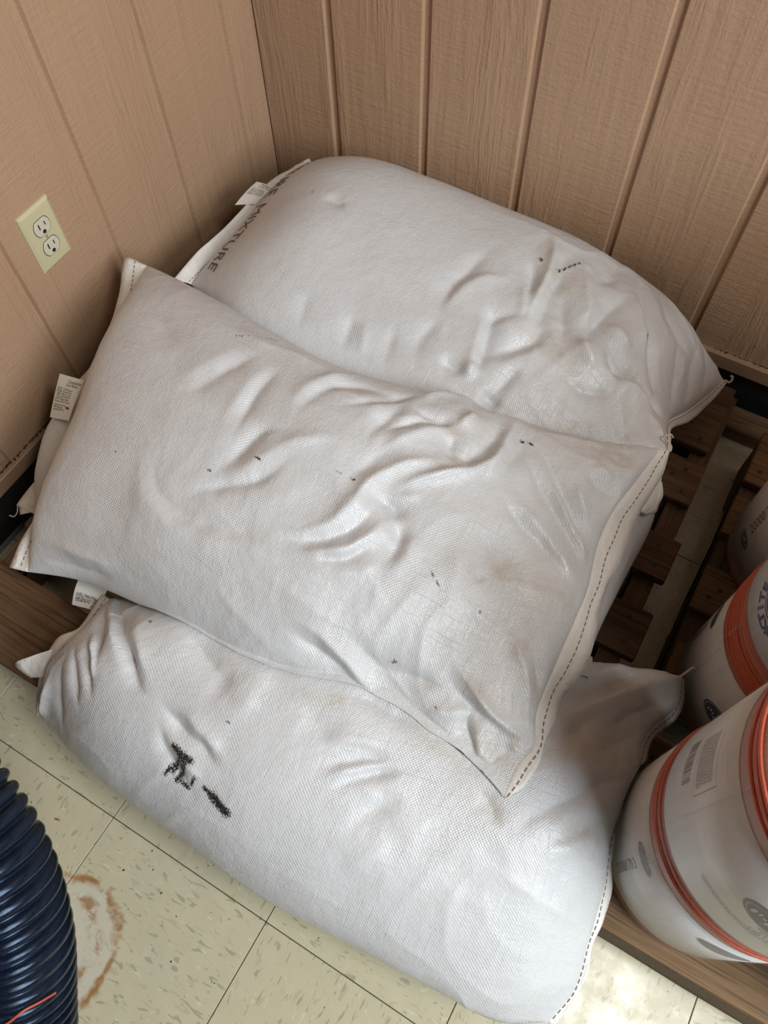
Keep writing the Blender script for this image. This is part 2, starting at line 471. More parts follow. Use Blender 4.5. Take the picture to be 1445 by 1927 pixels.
# ---------------------------------------------------------------- wall outlet
oy, oz = -.5891, .5202
X0 = .0066
ot = thing('wall_outlet', 'almond duplex outlet with cover plate on the left wall', 'outlet', (X0, oy-.035, oz-.057))
def plate_bm(y0, y1, z0, z1, x0, x1, inset):
    V = [(x0, y0, z0), (x0, y1, z0), (x0, y1, z1), (x0, y0, z1),
         (x0+(x1-x0)*.45, y0+.0006, z0+.0006), (x0+(x1-x0)*.45, y1-.0006, z0+.0006), (x0+(x1-x0)*.45, y1-.0006, z1-.0006), (x0+(x1-x0)*.45, y0+.0006, z1-.0006),
         (x1, y0+inset, z0+inset), (x1, y1-inset, z0+inset), (x1, y1-inset, z1-inset), (x1, y0+inset, z1-inset)]
    F = [(0, 3, 2, 1), (8, 9, 10, 11)]
    for b in (0, 4):
        for k in range(4): F.append((b+k, b+(k+1) % 4, b+4+(k+1) % 4, b+4+k))
    return V, F
V, F = plate_bm(oy-.0699, oy, oz-.1143, oz, X0, X0+.0058, .0055)
part('cover_plate', V, F, M['plate'], ot)
yc = oy-.035
for zc in (oz-.0375, oz-.0768):
    # round faced receptacle with flat top and bottom
    pr = []
    for k in range(40):
        a = 2*math.pi*k/40; pr.append((yc+.0172*math.cos(a), zc+max(-.0142, min(.0142, .0172*math.sin(a)))))
    n = len(pr); xf = X0+.0072
    V = [(X0+.003, p, q) for p, q in pr]+[(xf-.0006, p, q) for p, q in pr]+[(xf, yc+(p-yc)*.95, zc+(q-zc)*.95) for p, q in pr]
    F = [(k, (k+1) % n, n+(k+1) % n, n+k) for k in range(n)]+[(n+k, n+(k+1) % n, 2*n+(k+1) % n, 2*n+k) for k in range(n)]+[tuple(range(2*n, 3*n))]
    rc = part('receptacle', V, F, M['receptacle'], ot, label='ivory receptacle face')
    # dark joint between receptacle and plate
    V2 = [(X0+.0060, yc+(p-yc)*1.06, zc+(q-zc)*1.07) for p, q in pr]
    part('gasket', V2, [tuple(range(n))], M['slot'], rc)
    def slot(y0, y1, z0, z1): bm_part('slot', box_bm(xf-.001, xf+.0003, y0, y1, z0, z1), M['slot'], rc)
    slot(yc-.0075, yc-.0052, zc-.0015, zc+.0085)
    slot(yc+.0056, yc+.0075, zc+.0002, zc+.0075)
    gv = [(xf+.0003, yc+.0036*math.cos(a), zc-.0085+.0036*math.sin(a)) for a in [2*math.pi*k/14 for k in range(14)]]
    part('slot', gv, [tuple(range(14))], M['slot'], rc)
sv = [(X0+.0058, yc+.0034*math.cos(a), oz-.0572+.0034*math.sin(a)) for a in [2*math.pi*k/16 for k in range(16)]]
sv += [(X0+.0070, yc+.0028*math.cos(a), oz-.0572+.0028*math.sin(a)) for a in [2*math.pi*k/16 for k in range(16)]]
sc = part('screw', sv, [(k, (k+1) % 16, 16+(k+1) % 16, 16+k) for k in range(16)]+[tuple(range(16, 32))], M['screw'], ot, label='small slotted screw')
bm_part('slot', box_bm(X0+.0066, X0+.0072, yc-.0004, yc+.0004, oz-.0597, oz-.0547), M['slot'], sc)

# ---------------------------------------------------------------- pallets
def board(x0, x1, y0, y1, z0, z1, mat, parent, name='deck_board', skew=0.0):
    bm = box_bm(x0, x1, y0, y1, z0, z1, .0022)
    bmesh.ops.subdivide_edges(bm, edges=[e for e in bm.edges if abs(e.verts[0].co.x-e.verts[1].co.x) > .3], cuts=10)
    for v in bm.verts:
        f = (v.co.x-x0)/(x1-x0)
        v.co.y += skew*f+rng.uniform(-.0008, .0008); v.co.z += rng.uniform(-.0003, .0002)
    return bm_part(name, bm, mat, parent)

def nail(x, y, z, parent):
    r = .0042
    V = [(x+r*math.cos(a), y+r*math.sin(a), z+.0006) for a in [2*math.pi*k/10 for k in range(10)]]+[(x, y, z+.0011)]
    part('nail', V, [(k, (k+1) % 10, 10) for k in range(10)], M['nail'], parent)

def stringer(xa, xb, y0, y1, z0, z1, mat, parent, notch=True):
    L = y1-y0
    sec = [(y0, z0)]
    if notch:
        for c in (.26, .74):
            a, b = y0+L*c-.115, y0+L*c+.115
            sec += [(a, z0), (a+.02, z0+.034), (a+.04, z0+.038), (b-.04, z0+.038), (b-.02, z0+.034), (b, z0)]
    sec += [(y1, z0), (y1, z1), (y0, z1)]
    n = len(sec)
    bm = bmesh.new()
    va = [bm.verts.new((xa, y, z)) for y, z in sec]; vb = [bm.verts.new((xb, y, z)) for y, z in sec]
    bm.faces.new(va[::-1]); bm.faces.new(vb)
    for k in range(n): bm.faces.new((va[k], va[(k+1) % n], vb[(k+1) % n], vb[k]))
    bmesh.ops.triangulate(bm, faces=[f for f in bm.faces if len(f.verts) > 4])
    bmesh.ops.recalc_face_normals(bm, faces=bm.faces[:])
    return bm_part('stringer', bm, mat, parent)

p1 = thing('wooden_pallet', 'weathered brown wooden pallet under the white sacks, gapped boards showing', 'pallet', (.63, -.63, 0), 'wooden pallets')
rows = [(-.236, -.070, 1.121), (-.362, -.268, 1.130), (-.526, -.440, 1.144), (-.680, -.590, 1.150), (-.832, -.745, 1.152), (-.986, -.898, 1.152), (-1.200, -1.062, 1.15)]
for y0, y1, xe in rows:
    board(.105, xe, y0, y1, .112, .130, M['wood_dark'], p1)
    for xx in (xe-.020-rng.uniform(0, .008), .125):
        nail(xx, y0+.022, .130, p1); nail(xx-.008, y1-.024, .130, p1)
    if y1 > -.3: nail(xe-.05, y0+.05, .130, p1)
for xa in (.107, .60, 1.093):
    stringer(xa, xa+.038, -1.197, -.075, .0165, .1115, M['wood_dark_y'], p1)
for y0, y1 in ((-1.195, -1.06), (-.68, -.55), (-.20, -.078)):
    board(.107, 1.132, y0, y1, .0008, .0165, M['wood_dark'], p1, 'bottom_board')

p2 = thing('wooden_pallet', 'wooden pallet under the orange twine spools at right', 'pallet', (1.7, -.6, 0), 'wooden pallets')
for y0, y1 in ((-1.062, -.925), (-.86, -.772), (-.70, -.612), (-.545, -.455), (-.385, -.297), (-.262, -.140)):
    board(1.197+rng.uniform(-.003, .003), 2.35, y0, y1, .112, .130, M['wood_light'], p2)
    for xx in (1.217, 1.23): nail(xx, y0+.03+.02*(xx > 1.22), .130, p2)
for xa in (1.199, 1.75, 2.30):
    stringer(xa, xa+.038, -1.038, -.145, .0165, .1115, M['wood_light_y'], p2)
board(1.199, 2.35, -1.0615, -1.0395, .0168, .1115, M['wood_light_y'], p2, 'end_board')
for y0, y1 in ((-1.0615, -.95), (-.65, -.55), (-.25, -.145)):
    board(1.199, 2.35, y0, y1, .0008, .0165, M['wood_light_y'], p2, 'bottom_board')

lb = bm_part('loose_timber', box_bm(1.134, 2.2, -.082, -.024, .0005, .038, .003), M['wood_dark'])
lb['label'] = 'dark timber lying on the floor between the pallets along the back wall'; lb['category'] = 'timber'

def crom(P, t):
    """Catmull-Rom through points P (n,k), chord-length parameter t in 0..1"""
    P = np.asarray(P, float)
    if P.ndim == 1: P = P[:, None]
    n = len(P)
    d = np.linalg.norm(np.diff(P[:, :3], axis=0), axis=1) if P.shape[1] >= 3 else np.ones(n-1)
    k = np.concatenate([[0], np.cumsum(np.maximum(d, 1e-6))]); k /= k[-1]
    m = np.empty_like(P)
    m[1:-1] = (P[2:]-P[:-2])/(k[2:]-k[:-2])[:, None]
    m[0] = (P[1]-P[0])/(k[1]-k[0]); m[-1] = (P[-1]-P[-2])/(k[-1]-k[-2])
    t = np.clip(np.asarray(t, float), 0, 1)
    i = np.clip(np.searchsorted(k, t, side='right')-1, 0, n-2)
    h = (k[i+1]-k[i]); x = ((t-k[i])/h)[..., None]; h = h[..., None]
    return (2*x**3-3*x**2+1)*P[i] + (x**3-2*x**2+x)*h*m[i] + (-2*x**3+3*x**2)*P[i+1] + (x**3-x**2)*h*m[i+1]

def sstep(x):
    x = np.clip(x, 0, 1); return x*x*(3-2*x)

def bag_base(sp, nu, ns, top=True):
    """smooth filled-sack surface: rear edge Er, front edge Ef, sewn end curves end0 and end1"""
    u = np.linspace(0, 1, nu); u = u-.75*np.sin(2*np.pi*u)/(2*np.pi)
    s = (1-np.cos(np.pi*np.linspace(0, 1, ns)))/2
    Er = crom(sp['Er'], u); Ef = crom(sp['Ef'], u)
    H = crom(np.array(sp['H' if top else 'D'], float), u)[:, 0]
    a = np.where(u < .5, sp['a0'], sp['a1'])
    env = (1-np.abs(2*u-1)**a)**.5
    prof = (1-np.abs(2*s-1)**sp.get('p', 2.3))**sp.get('q', .5)
    P = Er[:, None, :]*(1-s)[None, :, None] + Ef[:, None, :]*s[None, :, None]
    e0 = crom(sp['end0'], s) - (Er[0]*(1-s)[:, None]+Ef[0]*s[:, None])
    e1 = crom(sp['end1'], s) - (Er[-1]*(1-s)[:, None]+Ef[-1]*s[:, None])
    r = sp.get('reach', .25)
    P = P + e0[None]*sstep(1-u/r)[:, None, None] + e1[None]*sstep(1-(1-u)/r)[:, None, None]
    k = H*env
    P[:, :, 2] += (1 if top else -1)*k[:, None]*prof[None]
    # the filling pushes the ends out past the seams
    b0, b1 = sp.get('b0', 0), sp.get('b1', 0)
    if not top: b0, b1 = sp.get('c0', b0), sp.get('c1', b1)
    ax = (Er[-1]+Ef[-1]-Er[0]-Ef[0]); ax /= np.linalg.norm(ax)
    w = 0.22; x0 = np.clip(u/w, 0, 1); x1 = np.clip((1-u)/w, 0, 1)
    f0 = 6.75*x0*(1-x0)**2; f1 = 6.75*x1*(1-x1)**2
    P -= ax*(b0*f0)[:, None, None]*prof[None, :, None]
    P += ax*(b1*f1)[:, None, None]*prof[None, :, None]
    if top:
        for (x, y, rr, dz) in sp.get('bumps', []):
            P[:, :, 2] += dz*np.exp(-((P[:, :, 0]-x)**2+(P[:, :, 1]-y)**2)/rr**2)*np.minimum(1, 2*k[:, None]*prof[None]/.06)
    return P

def grid_normals(P):
    du = np.gradient(P, axis=0); dv = np.gradient(P, axis=1)
    N = np.cross(dv, du)
    N /= np.linalg.norm(N, axis=2)[..., None]+1e-12
    return N

BAGS = {}
BAGS['C'] = {'Er': [[0.4005,-1.0408,0.25],[0.55,-0.98,0.26],[0.75,-0.9,0.26],[0.95,-0.82,0.26],[1.081,-0.7699,0.26],[1.1459,-0.7482,0.26],[1.2039,-0.7206,0.25]],'Ef': [[0.3666,-1.2317,0.13],[0.4806,-1.2515,0.16],[0.5882,-1.2605,0.18],[0.7477,-1.2668,0.19],[0.8364,-1.2665,0.19],[0.9175,-1.2599,0.19],[1.0708,-1.2449,0.18],[1.1689,-1.2367,0.16],[1.2351,-1.2034,0.125]],'H': [0.07,0.11,0.125,0.125,0.115,0.1,0.06],'D': [0.05,0.07,0.08,0.08,0.08,0.07,0.03],'a0': 5,'a1': 5,'end0': [[0.4005,-1.0408,0.25],[0.4037,-1.092,0.255],[0.3908,-1.1339,0.24],[0.369,-1.1721,0.2],[0.3666,-1.2317,0.13]],'end1': [[1.2039,-0.7206,0.25],[1.2188,-0.7547,0.22],[1.1944,-0.8199,0.23],[1.2009,-0.8912,0.25],[1.1994,-0.9693,0.245],[1.2187,-1.023,0.22],[1.2365,-1.0913,0.17],[1.247,-1.1502,0.14],[1.2351,-1.2034,0.125]],'b0': 0.0,'b1': -0.0,'c0': 0.01,'c1': 0.0,'bumps': [],'reach': 0.3,'strokes': [([[0.4173,-1.035,0.2558],[0.4753,-1.0715,0.3206],[0.5198,-1.1064,0.3367],[0.5562,-1.1348,0.3305]],0.0051,-0.0115),([[0.4071,-1.0401,0.2544],[0.4781,-1.0902,0.3253],[0.5185,-1.1225,0.3311]],0.0069,0.0066),([[0.4148,-1.0545,0.2692],[0.4647,-1.1042,0.3187],[0.4796,-1.1424,0.3125]],0.0043,-0.0083),([[0.4166,-1.066,0.2751],[0.4675,-1.1119,0.3193],[0.4926,-1.1483,0.3132]],0.0043,-0.0066),([[0.439,-1.1078,0.3028],[0.4744,-1.148,0.3076],[0.5018,-1.1766,0.2973]],0.0051,-0.0099),([[0.4418,-1.0975,0.3041],[0.4749,-1.1329,0.3155],[0.4932,-1.1625,0.3048]],0.0051,0.0066),([[0.4268,-1.1288,0.2916],[0.453,-1.1627,0.2892],[0.4854,-1.1929,0.2776]],0.0052,-0.0083),([[0.4189,-1.1508,0.2773],[0.4304,-1.19,0.2519],[0.4566,-1.2276,0.2177]],0.0072,-0.0066),([[0.4018,-1.1696,0.2513],[0.4015,-1.2033,0.213],[0.3911,-1.2303,0.1575]],0.0066,0.0083),([[0.488,-1.0666,0.3261],[0.522,-1.1054,0.3373],[0.5464,-1.1261,0.3331],[0.5807,-1.1392,0.3307]],0.0065,-0.0083),([[0.4853,-1.0446,0.3148],[0.5348,-1.0912,0.3422],[0.5686,-1.1213,0.3365]],0.0082,0.0049),([[0.5571,-1.0335,0.3409],[0.6178,-1.0558,0.3511],[0.6747,-1.0728,0.3534],[0.7152,-1.0795,0.3528]],0.0117,-0.0083),([[0.6546,-1.0692,0.3528],[0.6958,-1.0785,0.3529],[0.7318,-1.0818,0.3521]],0.0107,0.0066),([[0.6003,-1.134,0.3339],[0.6486,-1.1494,0.3314],[0.6838,-1.155,0.3306],[0.7172,-1.1677,0.3248]],0.0071,-0.0099),([[0.6244,-1.1293,0.337],[0.6779,-1.1402,0.3365],[0.7185,-1.1531,0.3317]],0.0078,0.0066),([[0.6105,-1.1523,0.3272],[0.6324,-1.1771,0.3162],[0.6667,-1.1946,0.3072],[0.6995,-1.2066,0.2991]],0.0064,-0.0066),([[0.6382,-1.1673,0.3222],[0.6698,-1.1795,0.3174],[0.7055,-1.1888,0.3125]],0.0063,0.0041),([[0.8326,-1.1003,0.342],[0.8761,-1.0675,0.3444],[0.9122,-1.0421,0.3439]],0.006,-0.0066),([[0.859,-1.1208,0.3336],[0.8802,-1.0904,0.3393],[0.9289,-1.0483,0.3404]],0.0052,-0.0091),([[0.8162,-1.0733,0.3491],[0.8649,-1.0483,0.3487],[0.8915,-1.0373,0.3474]],0.0089,0.0058),([[0.84,-1.1125,0.3381],[0.8705,-1.0845,0.3417],[0.913,-1.0504,0.3424]],0.006,0.0066),([[0.8229,-1.0842,0.3465],[0.857,-1.0617,0.3474],[0.8935,-1.0435,0.3462]],0.0052,-0.0049),([[0.8953,-1.1538,0.3164],[0.9183,-1.1133,0.3275],[0.9439,-1.0775,0.3325]],0.012,-0.0049),([[0.9675,-1.1193,0.3168],[0.9389,-1.1493,0.3106],[0.9155,-1.1894,0.2937]],0.0137,0.0033),([[1.0744,-1.0481,0.3266],[1.1054,-1.0003,0.3322],[1.1389,-0.9576,0.3237],[1.1846,-0.8976,0.2828]],0.0093,-0.0083),([[1.0991,-1.0596,0.3188],[1.1488,-1.0083,0.3126],[1.1869,-0.9581,0.2764]],0.0078,-0.0058),([[1.1152,-1.0616,0.3139],[1.1416,-1.0254,0.3144],[1.1865,-0.9746,0.2754]],0.0078,0.0041),([[1.0847,-0.8744,0.3217],[1.1245,-0.8149,0.2913],[1.1633,-0.7569,0.2672],[1.2022,-0.7285,0.2491]],0.0125,0.0149),([[1.1338,-0.8626,0.3019],[1.1704,-0.8049,0.266],[1.2003,-0.7616,0.2431]],0.0084,-0.0083),([[1.0882,-0.8303,0.3064],[1.1287,-0.7908,0.2827],[1.1423,-0.7585,0.273]],0.0083,-0.0132),([[1.0842,-0.7952,0.2928],[1.1176,-0.7716,0.2801],[1.1376,-0.7548,0.2702]],0.0076,0.0066),([[1.1199,-0.9149,0.327],[1.1543,-0.8718,0.2953],[1.1829,-0.8285,0.2543]],0.0097,-0.0066),([[1.019,-1.0199,0.3347],[1.0505,-1.0375,0.3309],[1.0419,-1.0493,0.3284]],0.0075,-0.0066),([[1.0659,-0.949,0.3401],[1.0972,-0.8965,0.3264],[1.1148,-0.8571,0.3076]],0.0109,-0.0066),([[0.6353,-1.0549,0.3525],[0.6655,-1.0471,0.3553],[0.7355,-1.0489,0.3568]],0.0108,0.0041),([[0.8081,-1.0071,0.3565],[0.8665,-0.9968,0.3532],[0.927,-0.992,0.3473]],0.009,-0.0049),([[0.7709,-1.0524,0.3555],[0.8054,-1.0556,0.3529],[0.8373,-1.0818,0.3456]],0.012,-0.0033),([[1.1561,-1.1041,0.273],[1.1558,-1.0507,0.2993],[1.1567,-1.0228,0.3051]],0.0141,-0.0033),([[1.0588,-1.1474,0.2879],[1.0644,-1.1042,0.3072],[1.087,-1.0645,0.3194]],0.0153,-0.0033)],'marks': {'ink': [([[0.6487,-1.1726,0.3201],[0.6672,-1.1752,0.3198],[0.6792,-1.1762,0.3197]],0.006),([[0.6648,-1.1786,0.3177],[0.6602,-1.1992,0.3034]],0.0053),([[0.6732,-1.1778,0.3185],[0.6738,-1.1979,0.3051],[0.6709,-1.206,0.2985]],0.0053),([[0.6567,-1.1927,0.3079],[0.6517,-1.2073,0.2961]],0.0031),([[0.6808,-1.2045,0.3002],[0.6903,-1.2058,0.2995]],0.0038),([[0.6929,-1.2006,0.3038],[0.6951,-1.1887,0.3124]],0.003),([[0.7256,-1.1974,0.3066],[0.7375,-1.2006,0.3041]],0.0082),([[0.7378,-1.2012,0.3037],[0.7525,-1.2049,0.3007]],0.0082),([[0.7113,-1.1946,0.3085],[0.7234,-1.1965,0.3072]],0.0037)],'dirt': [([[1.0248,-1.0309,0.3327],[1.0491,-1.0348,0.3316]],0.0157),([[0.9185,-1.0048,0.3475],[0.9809,-1.0052,0.3388]],0.0128),([[1.0631,-0.9429,0.34],[1.1148,-0.9016,0.3241],[1.1783,-0.8876,0.2857]],0.0299),([[1.1333,-1.0098,0.3213],[1.1774,-0.9944,0.2869]],0.0163),([[1.1186,-0.7982,0.2875],[1.1663,-0.7636,0.2657]],0.016),([[0.7636,-1.0409,0.357],[0.8153,-1.0189,0.3559]],0.01),([[0.4148,-1.0545,0.2692],[0.4287,-1.1629,0.2759]],0.0102)],'speck': [([[0.5205,-1.0524,0.3362],[0.5219,-1.0527,0.3368]],0.0031),([[0.4832,-1.1592,0.3038],[0.4845,-1.1594,0.3041]],0.0016),([[0.6967,-1.1121,0.3457],[0.7036,-1.1135,0.3453]],0.0022),([[1.1277,-1.0676,0.3071],[1.1286,-1.0677,0.3067]],0.0015)]},'hem': {'h0': [[0.3775,-1.0376,0.235],[0.3887,-1.0983,0.245],[0.3646,-1.1275,0.235],[0.3563,-1.1726,0.2],[0.3579,-1.2367,0.12]],'h1': [[1.2112,-0.7184,0.24],[1.2301,-0.7477,0.2],[1.2104,-0.813,0.205],[1.2096,-0.8907,0.24],[1.2072,-0.9674,0.235],[1.2279,-1.0175,0.195],[1.2427,-1.0906,0.165],[1.2532,-1.1497,0.135],[1.242,-1.2047,0.12]]},'flap': [[[0.3644,-1.1451,0.225],[0.3691,-1.161,0.215],[0.3678,-1.1853,0.2]],[[0.3416,-1.1641,0.215],[0.3167,-1.1904,0.2],[0.3456,-1.1956,0.19]]],'tag': [[0.3287,-1.034,0.235],[0.3836,-1.0255,0.245],[0.3834,-1.065,0.235],[0.3409,-1.0731,0.222]]}
BAGS['E'] = {'Er': [[0.12,-0.5,0.2],[0.55,-0.5,0.2],[1.05,-0.47,0.25]],'Ef': [[0.1312,-0.9679,0.165],[0.5,-0.93,0.2],[0.85,-0.87,0.23],[1.0876,-0.8086,0.26]],'H': [0.12,0.135,0.13,0.12,0.09],'D': [0.05,0.07,0.07,0.06,0.05],'a0': 5,'a1': 6,'end0': [[0.12,-0.5,0.2],[0.115,-0.65,0.19],[0.115,-0.85,0.17],[0.1312,-0.9679,0.165]],'end1': [[1.05,-0.47,0.25],[1.0755,-0.5074,0.27],[1.0753,-0.6335,0.26],[1.0751,-0.7361,0.26],[1.0876,-0.8086,0.26]],'b0': 0.085,'b1': 0.0,'c0': 0.05,'bumps': [],'strokes': [([[1.0504,-0.5632,0.3121],[1.0532,-0.6286,0.3044],[1.0627,-0.7039,0.2902]],0.0066,-0.004),([[1.0594,-0.5487,0.3053],[1.064,-0.6075,0.2953],[1.0669,-0.6613,0.2868]],0.0067,0.003),([[1.0754,-0.7402,0.26],[1.0741,-0.7119,0.2598],[1.0744,-0.6806,0.2594]],0.0058,-0.004),([[1.072,-0.768,0.2778],[1.0822,-0.7811,0.26],[1.0871,-0.8054,0.26]],0.0056,0.005),([[1.0758,-0.7445,0.26],[1.0802,-0.7715,0.26]],0.0049,-0.004)],'marks': {'dirt': [([[1.0627,-0.7039,0.2902],[1.0839,-0.7893,0.26]],0.0162)]},'hem': {'h0': [[0.1,-0.5,0.2],[0.09,-0.65,0.19],[0.088,-0.85,0.17],[0.0915,-0.9687,0.158]]},'flap': [[[0.1279,-0.9557,0.17],[0.134,-0.9621,0.166]],[[0.0893,-0.965,0.158],[0.1016,-0.9791,0.15]]]}
